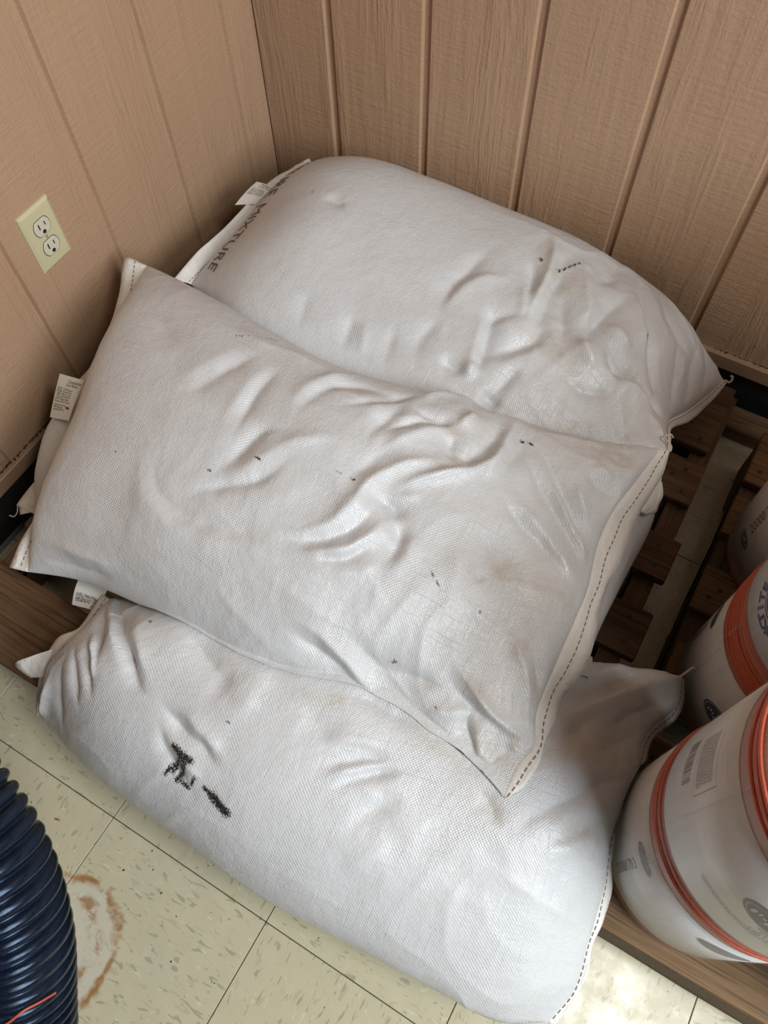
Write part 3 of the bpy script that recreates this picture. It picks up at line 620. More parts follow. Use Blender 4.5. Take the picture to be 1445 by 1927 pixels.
BAGS['A'] = {'Er': [[0.155,-0.0613,0.2721],[0.22,-0.05,0.285],[0.32,-0.043,0.295],[0.5,-0.04,0.295],[0.75,-0.043,0.285],[0.95,-0.06,0.245],[1.0875,-0.1256,0.2]],'Ef': [[0.165,-0.4907,0.3123],[0.35,-0.58,0.31],[0.6,-0.6,0.29],[0.85,-0.54,0.3],[1.0478,-0.4222,0.33]],'H': [0.07,0.115,0.12,0.115,0.11,0.1,0.09],'D': [0.06,0.11,0.12,0.12,0.1,0.08,0.05],'a0': 7,'a1': 4,'end0': [[0.155,-0.0613,0.2721],[0.15,-0.1928,0.2948],[0.155,-0.3276,0.2905],[0.155,-0.4165,0.2968],[0.165,-0.4907,0.3123]],'end1': [[1.0875,-0.1256,0.2],[1.0718,-0.1793,0.205],[1.05,-0.2447,0.22],[1.0312,-0.2979,0.245],[1.0359,-0.3619,0.285],[1.0478,-0.4222,0.33]],'b0': 0.0,'b1': 0.0,'c0': 0.05,'c1': 0.0,'bumps': [],'strokes': [([[0.6412,-0.2362,0.4022],[0.6301,-0.3007,0.4058],[0.6231,-0.3484,0.4057],[0.6298,-0.4123,0.4005]],0.0117,-0.009),([[0.6968,-0.2786,0.4021],[0.6557,-0.3155,0.4046],[0.6345,-0.37,0.4041],[0.6247,-0.3975,0.4025]],0.0125,0.0081),([[0.7495,-0.3376,0.3992],[0.7125,-0.3699,0.4004],[0.72,-0.4146,0.3957],[0.7327,-0.4604,0.3862],[0.7313,-0.4823,0.38]],0.0102,-0.0162),([[0.69,-0.3731,0.4014],[0.7118,-0.4299,0.3938],[0.7194,-0.4815,0.3812]],0.0074,0.009),([[0.7178,-0.4889,0.3789],[0.7242,-0.4745,0.383],[0.7255,-0.4541,0.3882]],0.0054,0.0108),([[0.6667,-0.4832,0.3841],[0.6937,-0.4798,0.3835],[0.7146,-0.4867,0.3799]],0.0081,-0.009),([[0.717,-0.1372,0.3777],[0.742,-0.2122,0.3931],[0.7531,-0.2812,0.3982],[0.7603,-0.3499,0.3981]],0.008,0.0162),([[0.7114,-0.2156,0.396],[0.7326,-0.2665,0.3992],[0.746,-0.3201,0.3996]],0.0059,-0.0099),([[0.7221,-0.2736,0.4003],[0.7399,-0.3174,0.4],[0.7469,-0.3519,0.3991]],0.0058,0.0054),([[0.7538,-0.2024,0.3903],[0.7674,-0.2565,0.3953],[0.7777,-0.3218,0.3967],[0.7804,-0.362,0.3959]],0.0098,-0.0126),([[0.7348,-0.4411,0.3904],[0.7667,-0.4019,0.3941],[0.7916,-0.3754,0.394],[0.7881,-0.3318,0.3956]],0.0111,-0.0144),([[0.7498,-0.4516,0.3871],[0.7846,-0.4093,0.3915],[0.8117,-0.378,0.3915]],0.011,0.0054),([[0.8692,-0.3504,0.3834],[0.8543,-0.3033,0.385],[0.8591,-0.2684,0.3817],[0.8786,-0.1834,0.3631]],0.0098,-0.0162),([[0.7757,-0.1333,0.3695],[0.8219,-0.2433,0.3863],[0.8601,-0.3255,0.3849]],0.009,0.0108),([[0.7758,-0.2576,0.3944],[0.8106,-0.3093,0.3924],[0.8305,-0.3656,0.3896]],0.0096,-0.0126),([[0.8378,-0.3357,0.3889],[0.8705,-0.3617,0.383],[0.8928,-0.3765,0.3767]],0.0094,0.0126),([[0.8815,-0.3209,0.3795],[0.9162,-0.3401,0.3674],[0.9324,-0.3901,0.3627]],0.0094,-0.0126),([[0.8569,-0.4133,0.3817],[0.8948,-0.4133,0.3733],[0.9324,-0.3901,0.3627]],0.0092,-0.0108),([[0.7728,-0.4945,0.3715],[0.7812,-0.4665,0.3803],[0.7908,-0.4273,0.3882]],0.0063,-0.0108),([[0.753,-0.4927,0.3744],[0.781,-0.5009,0.3678],[0.7958,-0.502,0.3651]],0.008,-0.0126),([[0.8659,-0.2727,0.3805],[0.9058,-0.2829,0.3677],[0.9282,-0.2848,0.3561]],0.0137,0.009),([[0.8649,-0.0892,0.3278],[0.9155,-0.1901,0.35],[0.9661,-0.2747,0.3271],[0.9955,-0.3191,0.3101]],0.0072,-0.0126),([[0.8726,-0.1541,0.3565],[0.9142,-0.2125,0.3551],[0.9534,-0.2791,0.338]],0.0102,0.009),([[0.8949,-0.3218,0.3751],[0.9198,-0.3389,0.3657],[0.954,-0.3308,0.3452],[0.9897,-0.3339,0.3207],[1.0222,-0.3382,0.2946]],0.0077,-0.0198),([[0.8908,-0.3637,0.3776],[0.9309,-0.364,0.3623],[0.9717,-0.3615,0.3412],[1.0117,-0.3681,0.3211]],0.0151,0.0144),([[1.0267,-0.2937,0.2633],[1.0065,-0.2287,0.2878],[0.987,-0.1697,0.2994]],0.0073,-0.0072),([[1.0419,-0.2575,0.2409],[1.0274,-0.1834,0.2659],[1.011,-0.1251,0.2679]],0.0075,-0.0072),([[1.0571,-0.2152,0.2261],[1.0483,-0.15,0.2425],[1.0221,-0.0991,0.2426]],0.0077,-0.0054),([[1.0208,-0.2598,0.2727],[1.0112,-0.1937,0.2817]],0.0073,0.0054),([[0.9215,-0.1195,0.3241],[0.9709,-0.1617,0.31],[1.0192,-0.1813,0.2733]],0.0097,-0.0054),([[0.812,-0.4171,0.3874],[0.8683,-0.4546,0.3711],[0.9188,-0.4608,0.3568]],0.009,0.0045),([[0.8291,-0.0672,0.319],[0.8361,-0.1574,0.3666],[0.8246,-0.2084,0.3809]],0.0127,-0.0072),([[0.7663,-0.15,0.3766],[0.7597,-0.1973,0.3888],[0.7733,-0.252,0.3943]],0.0102,-0.0054),([[0.434,-0.5305,0.3839],[0.4289,-0.5007,0.3968],[0.4212,-0.4741,0.4054]],0.0086,-0.0036),([[0.518,-0.5342,0.3765],[0.5133,-0.5,0.391],[0.5053,-0.4741,0.3994]],0.0084,-0.0045),([[0.5468,-0.5318,0.375],[0.5431,-0.5045,0.3866],[0.5316,-0.4707,0.3977]],0.0065,0.0036),([[0.5954,-0.5299,0.3714],[0.5862,-0.493,0.3864],[0.5783,-0.4565,0.3966]],0.0083,-0.0045),([[0.3262,-0.2719,0.4176],[0.3657,-0.2814,0.4211],[0.3747,-0.2694,0.4205]],0.0074,-0.0054),([[0.6402,-0.5051,0.3784],[0.6264,-0.4631,0.3918],[0.6382,-0.4135,0.3999]],0.0092,-0.0054),([[0.9754,-0.3974,0.3466],[0.9795,-0.4303,0.3469],[0.9653,-0.4583,0.3431]],0.0092,-0.0054),([[0.9933,-0.3775,0.3346],[1.0154,-0.3811,0.3251],[1.0357,-0.4071,0.3282]],0.0066,0.0054),([[0.8197,-0.2452,0.3869],[0.8845,-0.3048,0.3777],[0.9371,-0.33,0.3557],[0.9897,-0.3339,0.3207],[1.0253,-0.338,0.2904]],0.0065,-0.008),([[0.8164,-0.3051,0.3914],[0.8868,-0.3549,0.3788],[0.9548,-0.3717,0.3518],[1.0154,-0.3811,0.3251]],0.0217,0.007)],'marks': {'ink': [([[0.7563,-0.2176,0.3924],[0.7708,-0.1873,0.3855],[0.78,-0.1723,0.3808]],0.0029),([[0.7207,-0.2118,0.3948],[0.7258,-0.2165,0.3951]],0.0029)],'dirt': [([[0.7557,-0.2345,0.3946],[0.7772,-0.1907,0.3854],[0.7831,-0.2741,0.3946]],0.021),([[0.798,-0.369,0.3936],[0.8664,-0.3939,0.3821]],0.0229),([[0.8105,-0.5031,0.3622],[0.9224,-0.4674,0.3531]],0.0171),([[0.9442,-0.3208,0.3501],[0.9886,-0.314,0.3142]],0.013)],'speck': [([[0.3015,-0.2728,0.4131],[0.3035,-0.274,0.4136]],0.0031),([[0.934,-0.2415,0.3484],[0.9374,-0.2442,0.3465]],0.0038)]},'hem': {'h0': [[0.138,-0.059,0.2759],[0.132,-0.191,0.3093],[0.135,-0.3388,0.3166],[0.137,-0.4231,0.3267],[0.145,-0.5077,0.3319]],'h1': [[1.0939,-0.1215,0.19],[1.0841,-0.1761,0.19],[1.0653,-0.2411,0.2],[1.0427,-0.2935,0.225],[1.0461,-0.3518,0.27],[1.0531,-0.4156,0.322]]},'tag': [[0.112,-0.2028,0.3111],[0.145,-0.1937,0.3074],[0.148,-0.2611,0.3155],[0.116,-0.2824,0.3157]]}
BAGS['B'] = {'Er': [[0.1073,-0.528,0.362],[0.1792,-0.5291,0.362],[0.4077,-0.5589,0.365],[0.5395,-0.5698,0.37],[0.6492,-0.5556,0.37],[0.7222,-0.5323,0.37],[0.7964,-0.5232,0.37],[0.9293,-0.4897,0.365],[1.0354,-0.4483,0.36]],'Ef': [[0.2735,-1.0718,0.272],[0.3644,-1.0455,0.29],[0.4667,-1.0359,0.31],[0.5835,-1.0316,0.325],[0.674,-1.0295,0.33],[0.7446,-1.0165,0.335],[0.801,-0.9984,0.335],[0.8444,-0.9877,0.335],[0.9272,-0.9912,0.33],[0.9938,-0.9985,0.325],[1.0536,-1.0172,0.315]],'H': [0.06,0.1,0.115,0.115,0.11,0.1,0.085,0.06,0.045],'D': [0.03,0.05,0.05,0.05,0.05,0.05,0.03,0.02,0.01],'a0': 6,'a1': 5,'end0': [[0.1073,-0.528,0.362],[0.1462,-0.5995,0.355],[0.19,-0.72,0.335],[0.235,-0.86,0.305],[0.25,-1.0,0.285],[0.2735,-1.0718,0.272]],'end1': [[1.0354,-0.4483,0.36],[1.0254,-0.5222,0.365],[1.0156,-0.5865,0.365],[1.0176,-0.6496,0.36],[1.0311,-0.7117,0.36],[1.0346,-0.7602,0.36],[1.0373,-0.8256,0.355],[1.043,-0.9064,0.35],[1.0573,-0.9385,0.34],[1.0513,-0.9779,0.33],[1.0536,-1.0172,0.315]],'b0': 0.062,'b1': 0.0,'c0': 0.0,'reach': 0.2,'bumps': [],'strokes': [([[0.3895,-0.775,0.4509],[0.4092,-0.7472,0.4571],[0.431,-0.6971,0.4588],[0.453,-0.6481,0.4506]],0.0123,-0.0064),([[0.3713,-0.7513,0.4504],[0.4034,-0.6997,0.4573],[0.4164,-0.6515,0.4512]],0.0125,0.0032),([[0.5101,-0.7945,0.4603],[0.5002,-0.7602,0.4625],[0.4925,-0.716,0.4623],[0.4934,-0.6573,0.4536]],0.0084,-0.0096),([[0.4862,-0.7869,0.4597],[0.4798,-0.7447,0.4621],[0.4772,-0.7011,0.4607],[0.4807,-0.6662,0.4555]],0.0111,0.0056),([[0.5692,-0.7277,0.4638],[0.5663,-0.689,0.4602],[0.5769,-0.6498,0.4511],[0.603,-0.6188,0.439],[0.6518,-0.6087,0.4357]],0.0059,-0.0072),([[0.5523,-0.7157,0.4634],[0.5525,-0.6752,0.4579],[0.5649,-0.6316,0.4445],[0.5866,-0.5933,0.4221]],0.0077,0.0048),([[0.5144,-0.8603,0.4507],[0.5295,-0.8224,0.4581],[0.5417,-0.7739,0.4633],[0.5679,-0.7526,0.4642]],0.0089,-0.0096),([[0.5341,-0.8624,0.4515],[0.5673,-0.7987,0.4616],[0.6017,-0.7572,0.463],[0.6402,-0.7214,0.4606]],0.0096,0.0056),([[0.498,-0.9044,0.4374],[0.5267,-0.8716,0.4489],[0.57,-0.8425,0.4564],[0.6021,-0.7917,0.4613]],0.0072,-0.0072),([[0.4231,-0.8767,0.4362],[0.4599,-0.9118,0.4306],[0.5056,-0.923,0.4312],[0.5565,-0.9166,0.4374],[0.6179,-0.9032,0.4425],[0.6513,-0.8891,0.4446]],0.012,-0.008),([[0.3961,-0.877,0.4298],[0.4421,-0.9221,0.4235],[0.4972,-0.9391,0.4234],[0.5595,-0.9355,0.4299],[0.6212,-0.9221,0.4362]],0.0163,0.0056),([[0.6405,-0.8852,0.4462],[0.6726,-0.8696,0.4476],[0.6974,-0.8425,0.4502],[0.7087,-0.8064,0.453],[0.7135,-0.7698,0.4548],[0.7276,-0.7323,0.454],[0.7543,-0.6977,0.4503],[0.7888,-0.6679,0.4444]],0.0078,0.0128),([[0.6481,-0.8907,0.4444],[0.6848,-0.8759,0.4454],[0.717,-0.8478,0.4473],[0.7314,-0.817,0.4491],[0.7351,-0.7882,0.4509]],0.0061,-0.0096),([[0.6702,-0.8994,0.4407],[0.705,-0.8822,0.4421],[0.7362,-0.8528,0.4436],[0.7518,-0.824,0.4449],[0.7634,-0.7933,0.4461]],0.0068,0.0096),([[0.7011,-0.896,0.4391],[0.7394,-0.8718,0.4395],[0.7614,-0.8405,0.441]],0.0053,-0.0064),([[0.7172,-0.9025,0.4354],[0.7542,-0.8833,0.434],[0.782,-0.8483,0.436]],0.0075,0.0048),([[0.7685,-0.7936,0.4453],[0.7854,-0.809,0.4411],[0.79,-0.8313,0.4375],[0.7856,-0.8518,0.4347]],0.0076,-0.0128),([[0.7263,-0.7802,0.4526],[0.7557,-0.7769,0.4485],[0.7788,-0.7916,0.4439]],0.0077,-0.0128),([[0.7354,-0.7789,0.4514],[0.7625,-0.757,0.4485],[0.7849,-0.738,0.4462]],0.0054,0.0048),([[0.7956,-0.7941,0.441],[0.8037,-0.8228,0.4363],[0.8008,-0.853,0.4317]],0.0106,0.0064),([[0.8294,-0.522,0.3874],[0.8365,-0.5828,0.4219],[0.8369,-0.6291,0.4313],[0.8216,-0.6662,0.4385],[0.795,-0.6956,0.4449],[0.7631,-0.7285,0.4494],[0.7424,-0.7653,0.4511]],0.0065,0.0144),([[0.8174,-0.5595,0.4156],[0.8257,-0.6149,0.4313],[0.8102,-0.6523,0.4396],[0.7786,-0.6453,0.4432]],0.0124,-0.0144),([[0.8453,-0.583,0.4204],[0.8417,-0.6387,0.4313],[0.839,-0.6756,0.4349]],0.0066,0.0064),([[0.8538,-0.5299,0.3974],[0.8606,-0.5974,0.4205],[0.8577,-0.6451,0.4277]],0.0118,-0.0064),([[0.7645,-0.6129,0.4383],[0.7744,-0.5981,0.4335],[0.7758,-0.5643,0.4197]],0.0059,0.0096),([[0.6863,-0.6828,0.4551],[0.7101,-0.6488,0.4489],[0.7389,-0.6219,0.4421],[0.7696,-0.6076,0.4366]],0.0041,-0.0096),([[0.6105,-0.6738,0.4563],[0.6441,-0.6412,0.4478],[0.6782,-0.5995,0.433],[0.6921,-0.5838,0.4265]],0.0051,-0.0072),([[0.6974,-0.6132,0.4399],[0.7197,-0.6186,0.4419],[0.7462,-0.611,0.439],[0.7664,-0.6047,0.436]],0.005,-0.008),([[0.6943,-0.6044,0.4365],[0.7162,-0.5608,0.4156],[0.7513,-0.5359,0.3947],[0.7877,-0.5323,0.3932]],0.0105,0.0096),([[0.6723,-0.7031,0.4578],[0.679,-0.6554,0.4509],[0.6849,-0.6115,0.4386]],0.0074,-0.008),([[0.6946,-0.7406,0.4575],[0.7094,-0.6931,0.4546],[0.7361,-0.6489,0.4475],[0.7643,-0.6209,0.4402]],0.0081,0.008),([[0.7747,-0.6244,0.4401],[0.7817,-0.6544,0.444],[0.7994,-0.6689,0.4429]],0.0065,-0.008),([[0.6878,-0.7716,0.4573],[0.7036,-0.7127,0.4562],[0.7195,-0.6808,0.4527]],0.0072,-0.0064),([[0.8731,-0.5609,0.4093],[0.9133,-0.5894,0.4077],[0.9622,-0.6313,0.399],[1.0176,-0.6857,0.374]],0.0075,-0.0112),([[0.9175,-0.6082,0.4088],[0.9593,-0.6432,0.3998],[0.9917,-0.6657,0.3878],[1.0192,-0.6891,0.3733]],0.005,0.0128),([[0.8649,-0.5877,0.4176],[0.9134,-0.6271,0.4109],[0.9628,-0.66,0.3989],[1.0173,-0.7019,0.3779]],0.0083,-0.0096),([[0.8711,-0.6803,0.4254],[0.8961,-0.6929,0.4174],[0.9466,-0.7059,0.4049],[1.0017,-0.726,0.3899]],0.0072,-0.0096),([[0.8766,-0.666,0.4232],[0.9284,-0.6852,0.4084],[0.9765,-0.7082,0.398],[1.0258,-0.7289,0.3741]],0.0064,0.008),([[0.9559,-0.5691,0.3985],[0.9924,-0.572,0.388],[1.0169,-0.5646,0.3701]],0.0095,-0.0112),([[0.9514,-0.5887,0.401],[0.9733,-0.6178,0.3955],[0.9914,-0.6364,0.3867]],0.0067,0.0064),([[0.9567,-0.5394,0.3939],[0.9738,-0.5499,0.3929],[1.0005,-0.5495,0.3843]],0.0052,0.0064),([[0.9745,-0.5058,0.3838],[0.9918,-0.5178,0.3842],[1.0121,-0.5119,0.3773]],0.0053,-0.0048),([[0.9824,-0.4746,0.3699],[0.9967,-0.4947,0.3783]],0.0045,0.0048),([[0.8565,-0.5374,0.4019],[0.9198,-0.5205,0.391],[0.9783,-0.4911,0.3784]],0.0088,0.0064),([[0.7212,-0.9649,0.409],[0.7532,-0.9648,0.4024],[0.7973,-0.9732,0.3823],[0.8423,-0.9829,0.3546],[0.893,-0.9874,0.3403]],0.0084,0.0112),([[0.7141,-0.9816,0.3992],[0.7551,-0.9832,0.3887],[0.7874,-0.9844,0.3752],[0.8205,-0.9874,0.3554]],0.0092,-0.008),([[0.7849,-0.9505,0.4016],[0.8295,-0.9594,0.3839],[0.8786,-0.9622,0.3724],[0.9309,-0.9505,0.3697]],0.0151,-0.0128),([[0.8528,-0.9585,0.3797],[0.889,-0.9528,0.3764],[0.9219,-0.9415,0.3752]],0.0045,-0.0048),([[0.864,-0.9644,0.3732],[0.9009,-0.9598,0.3698],[0.9327,-0.9468,0.3712]],0.0046,0.004),([[0.918,-0.9759,0.3557],[0.9482,-0.9606,0.3625],[0.9601,-0.9474,0.3677]],0.0069,0.0048),([[0.9282,-0.9136,0.3843],[0.9689,-0.9286,0.3743],[1.0145,-0.9421,0.3631],[1.0536,-0.9409,0.347]],0.0069,0.016),([[0.9227,-0.929,0.38],[0.9595,-0.9421,0.37],[1.002,-0.947,0.3633],[1.0518,-0.952,0.3444]],0.0076,-0.0112),([[0.9645,-0.9485,0.3668],[0.9755,-0.9733,0.3526],[0.9957,-0.9923,0.3365]],0.0061,-0.0144),([[0.9808,-0.9571,0.3614],[1.0014,-0.9799,0.3464],[1.0365,-0.9945,0.3325]],0.0092,0.008),([[1.0277,-0.9587,0.3529],[1.0438,-0.9593,0.3464],[1.0563,-0.9528,0.3364]],0.0062,0.008),([[1.0336,-0.9827,0.3398],[1.0409,-0.968,0.3439],[1.055,-0.9585,0.3351]],0.0047,-0.0064),([[0.8907,-0.7974,0.4145],[0.9091,-0.8015,0.4086]],0.0046,-0.0032),([[0.8378,-0.7749,0.4335],[0.8665,-0.7978,0.423],[0.8776,-0.8476,0.4129]],0.0107,0.0048),([[0.8698,-0.7426,0.4252],[0.9013,-0.7552,0.4142],[0.936,-0.7755,0.4049]],0.0094,-0.004),([[0.1877,-0.6268,0.4136],[0.2636,-0.6585,0.4343],[0.3348,-0.705,0.447]],0.0155,-0.0032),([[0.353,-0.61,0.4356],[0.4264,-0.6258,0.443],[0.4976,-0.6166,0.4377],[0.572,-0.6141,0.436]],0.0109,0.004),([[0.6962,-0.6078,0.4379],[0.6304,-0.6185,0.4394],[0.5708,-0.6405,0.448]],0.0085,-0.0048),([[0.3062,-1.0116,0.3383],[0.4186,-1.0159,0.3536],[0.5186,-1.0138,0.3692]],0.0176,-0.0024),([[0.2975,-1.047,0.3015],[0.3595,-1.0386,0.3141],[0.4425,-1.0284,0.339]],0.0091,-0.0048),([[0.3014,-1.0264,0.3238],[0.3672,-1.0223,0.3385],[0.449,-1.0129,0.3625]],0.009,0.004),([[0.9797,-0.8231,0.3931],[1.0129,-0.8489,0.3801],[1.0337,-0.8883,0.3645]],0.0077,-0.0064),([[0.971,-0.8447,0.3928],[1.0041,-0.8711,0.3824],[1.0307,-0.9065,0.3666]],0.0061,0.0064)],'marks': {'ink': [([[0.8565,-0.5689,0.4145],[0.8588,-0.5682,0.4139]],0.0032),([[0.868,-0.5654,0.4115],[0.8708,-0.5657,0.4111]],0.0032),([[0.6651,-0.7758,0.4588],[0.6948,-0.7721,0.4567]],0.0014),([[0.8432,-0.8288,0.4265],[0.8642,-0.8407,0.4185]],0.0011),([[0.5564,-0.809,0.4605],[0.568,-0.8104,0.4605]],0.0011),([[0.497,-0.8553,0.4506],[0.5098,-0.8538,0.4517]],0.0009)],'dirt': [([[0.8716,-0.5311,0.3977],[0.9611,-0.5165,0.3879],[0.9917,-0.5054,0.3817]],0.0196),([[1.0043,-0.965,0.3548],[1.0365,-0.981,0.3398],[1.0364,-0.9535,0.3522]],0.0185),([[0.9541,-0.9295,0.3754],[1.0336,-0.9042,0.3644]],0.0156),([[0.8966,-0.7932,0.413],[0.9572,-0.7535,0.4028],[1.0096,-0.7602,0.3869]],0.0217),([[0.7662,-0.6245,0.4409],[0.7872,-0.5796,0.4262]],0.0124),([[0.7797,-0.6826,0.4466],[0.8186,-0.6437,0.437]],0.0105),([[0.989,-0.8494,0.3888],[1.0367,-0.8936,0.3614]],0.0143)],'speck': [([[0.9212,-0.8364,0.4016],[0.9236,-0.8381,0.4008]],0.0021),([[0.8542,-0.9499,0.3853],[0.8555,-0.9465,0.3871]],0.0035),([[0.9272,-0.9647,0.3626],[0.929,-0.9651,0.3621]],0.0021),([[0.3986,-0.6349,0.4462],[0.4466,-0.6008,0.4292]],0.0026),([[0.3527,-0.8824,0.4179],[0.3586,-0.8873,0.4177]],0.0016)]},'hem': {'h0': [[0.0625,-0.531,0.365],[0.1227,-0.6509,0.345],[0.14,-0.74,0.325],[0.205,-0.9,0.298],[0.2411,-1.0798,0.268]],'h1': [[1.0493,-0.4385,0.35],[1.0546,-0.4846,0.342],[1.0522,-0.5442,0.342],[1.0502,-0.6051,0.34],[1.0517,-0.654,0.338],[1.0566,-0.7003,0.336],[1.0641,-0.7583,0.333],[1.0672,-0.8206,0.33],[1.0645,-0.8721,0.33],[1.0659,-0.9199,0.332],[1.0728,-0.9584,0.325],[1.0691,-0.9875,0.316],[1.0575,-1.012,0.311]]},'flap': [[[1.048,-0.4445,0.345],[1.0536,-0.5159,0.34],[1.0492,-0.5487,0.335]],[[1.0593,-0.4825,0.335],[1.0699,-0.5181,0.325],[1.0716,-0.5277,0.32],[1.0604,-0.5403,0.32]]],'tag': [[0.09,-0.7671,0.3097],[0.15,-0.7638,0.3246],[0.16,-0.831,0.2973],[0.1,-0.8299,0.2653]]}
# ---------------------------------------------------------------- the filled sacks
def vnoise(x, y, seed=0):
    """smooth value noise in -1..1 on arrays"""
    xi = np.floor(x).astype(np.int64); yi = np.floor(y).astype(np.int64)
    fx = x-xi; fy = y-yi; fx = fx*fx*(3-2*fx); fy = fy*fy*(3-2*fy)
    def h(a, b):
        v = (a*374761393+b*668265263+seed*974634777) & 0x7fffffff
        v = ((v ^ (v >> 13))*1274126177) & 0x7fffffff
        return ((v ^ (v >> 16)) & 0xffff)/32767.5-1
    return (h(xi, yi)*(1-fx)+h(xi+1, yi)*fx)*(1-fy)+(h(xi, yi+1)*(1-fx)+h(xi+1, yi+1)*fx)*fy

def seg_dist(P, pts):
    """distance from points P (n,3) to a polyline and position 0..1 along it"""
    pts = np.asarray(pts, float); best = np.full(len(P), 1e9); at = np.zeros(len(P))
    L = np.linalg.norm(np.diff(pts, axis=0), axis=1); cum = np.concatenate([[0], np.cumsum(L)]); tot = cum[-1]+1e-9
    for i in range(len(pts)-1):
        d = pts[i+1]-pts[i]; q = P-pts[i]
        t = np.clip(q@d/(d@d+1e-12), 0, 1)
        r = np.linalg.norm(q-t[:, None]*d, axis=1)
        m = r < best; best[m] = r[m]; at[m] = (cum[i]+t[m]*L[i])/tot
    return best, at

def stroke_sum(Pf, strokes, smooth_path=True):
    D = np.zeros(len(Pf))
    wx = vnoise(Pf[:, 0]*26, Pf[:, 1]*26, 31)+.5*vnoise(Pf[:, 0]*60, Pf[:, 1]*60, 33)
    wy = vnoise(Pf[:, 0]*26, Pf[:, 1]*26, 47)+.5*vnoise(Pf[:, 0]*60, Pf[:, 1]*60, 49)
    Pf = Pf+np.stack([wx, wy, 0*wx], 1)*.0026
    vary = 1+.25*vnoise(Pf[:, 0]*30, Pf[:, 1]*30, 51)
    for pts, w, a in strokes:
        pts = np.array(pts)
        if len(pts) > 2: pts = crom(pts, np.linspace(0, 1, 3*len(pts)))
        lo = pts.min(0)-4.5*w; hi = pts.max(0)+4.5*w
        m = np.where(((Pf > lo) & (Pf < hi)).all(1))[0]
        if not len(m): continue
        d, t = seg_dist(Pf[m], pts)
        taper = sstep(t/.42)*sstep((1-t)/.34)*.9+.1
        ww = w*(.55+.45*taper)
        D[m] += a*taper*(.62*np.exp(-np.abs(d/ww)**1.35)+.42*np.exp(-(d/(2.3*ww))**2))
    return D*vary

def mask_sum(Pf, lst):
    D = np.zeros(len(Pf))
    for pts, w in lst:
        pts = np.array(pts); lo = pts.min(0)-2.5*w-.005; hi = pts.max(0)+2.5*w+.005
        m = np.where(((Pf > lo) & (Pf < hi)).all(1))[0]
        if not len(m): continue
        d, t = seg_dist(Pf[m], pts)
        D[m] = np.maximum(D[m], np.exp(-(d/w)**2))
    return D

PALLET_TOP = .1308
def support(x, y, lowers, wide=.007):
    z = .0012
    if .10 < x < 1.156 and y > -1.203: z = PALLET_TOP
    if x > 1.19 and y > -1.066: z = PALLET_TOP
    for b in lowers:
        for dx, dy in ((0, 0), (wide, 0), (-wide, 0), (0, wide), (0, -wide)):
            h = b.ray_cast(Vector((x+dx, y+dy, 1.0)), Vector((0, 0, -1)))
            if h[0] is not None: z = max(z, h[0].z+.0015)
    return z

SPOOLS = ((1.329, -.913, .1295), (1.338, -.641, .1285), (1.336, -.3795, .1285))
def clear_of_spools(A):
    """a sack leans against the spools beside it without entering them"""
    for cx, cy, R in SPOOLS:
        d = A[..., :2]-np.array([cx, cy]); r = np.linalg.norm(d, axis=-1)+1e-9
        k = np.where(r < R+.006, (R+.006)/r, 1.0)
        A[..., :2] = np.array([cx, cy])+d*k[..., None]

def strip(inner, outer, n=70, m=5, th=.0011, wav=.0016, seed=1, lowers=(), fold=True):
    """hem cloth between two edge curves: a closed thin strip with small buckles"""
    t = np.linspace(0, 1, n)
    I = crom(inner, t); O = crom(outer, t)
    s = np.linspace(0, 1, m)
    P = I[:, None]*(1-s)[None, :, None]+O[:, None]*s[None, :, None]
    L = np.linalg.norm(np.diff(I, axis=0), axis=1).sum()
    N = grid_normals(P); N *= np.sign(N[:, :, 2].mean()+1e-9)
    b = vnoise(t[:, None]*L*28+0*s[None], 3.1*s[None]+0*t[:, None], seed)*wav*(.3+s[None])
    b += np.abs(vnoise(t[:, None]*L*11, 0*s[None], seed+5))*wav*1.6*s[None]
    P = P+N*b[..., None]
    Q = P-N*th*2
    for A in (P, Q):
        clear_of_spools(A)
        for i in range(n):
            for j in range(m):
                z = support(A[i, j, 0], A[i, j, 1], lowers)+.0015 if lowers else 0
                if A[i, j, 2] < z: A[i, j, 2] = z
    if lowers: P[..., 2] = np.maximum(P[..., 2], Q[..., 2]+th)
    ring = np.concatenate([P, Q[:, ::-1]], axis=1)
    V = ring.reshape(-1, 3); F = grid_faces(n, 2*m, True)
    F.append(tuple(range(2*m))); F.append(tuple((n-1)*2*m+k for k in range(2*m))[::-1])
    return P, N, V, F

def stitches(P, N, col, pitch=.0095, dash=.0062, r=.00055, off=.0008):
    line = P[:, col]*1.0+N[:, col]*off
    k = np.concatenate([[0], np.cumsum(np.linalg.norm(np.diff(line, axis=0), axis=1))])
    out = []; a = 0.002
    while a+dash < k[-1]:
        q = [[np.interp(a+dash*f, k, line[:, c]) for c in range(3)] for f in (0, .5, 1)]
        q[1] = list(np.array(q[1])+np.array([0, 0, .0005]))
        out.append(tube(q, r, 4)); a += pitch
    return merge(out)

def crumple(key, u, s, U, V):
    r1 = 1-np.abs(vnoise(U*17+2*vnoise(U*6, V*6, 3), V*26, 5))
    r2 = 1-np.abs(vnoise(U*34+vnoise(U*11, V*11, 9), V*21, 8))
    lo = 1.5*vnoise(U*6, V*6, 21)+.8*vnoise(U*13+vnoise(U*5, V*5, 2), V*13, 22)
    fold = 1-np.abs(vnoise(U*8+1.2*vnoise(U*5, V*5, 61)+V*5, V*13-U*4, 62))
    if key == 'B': m = .30+.70*sstep((u-.28)/.3)
    elif key == 'A': m = .15+.85*sstep((u-.42)/.2)
    elif key == 'C': m = .45+.35*sstep((u-.6)/.3)+.2*sstep((.15-u)/.1)
    else: m = .5+0*u
    return m*(.0010*(r1**2-.45)+.0007*(r2**3-.3)+.0028*(fold**3-.3))+.0016*lo*(.4+m)

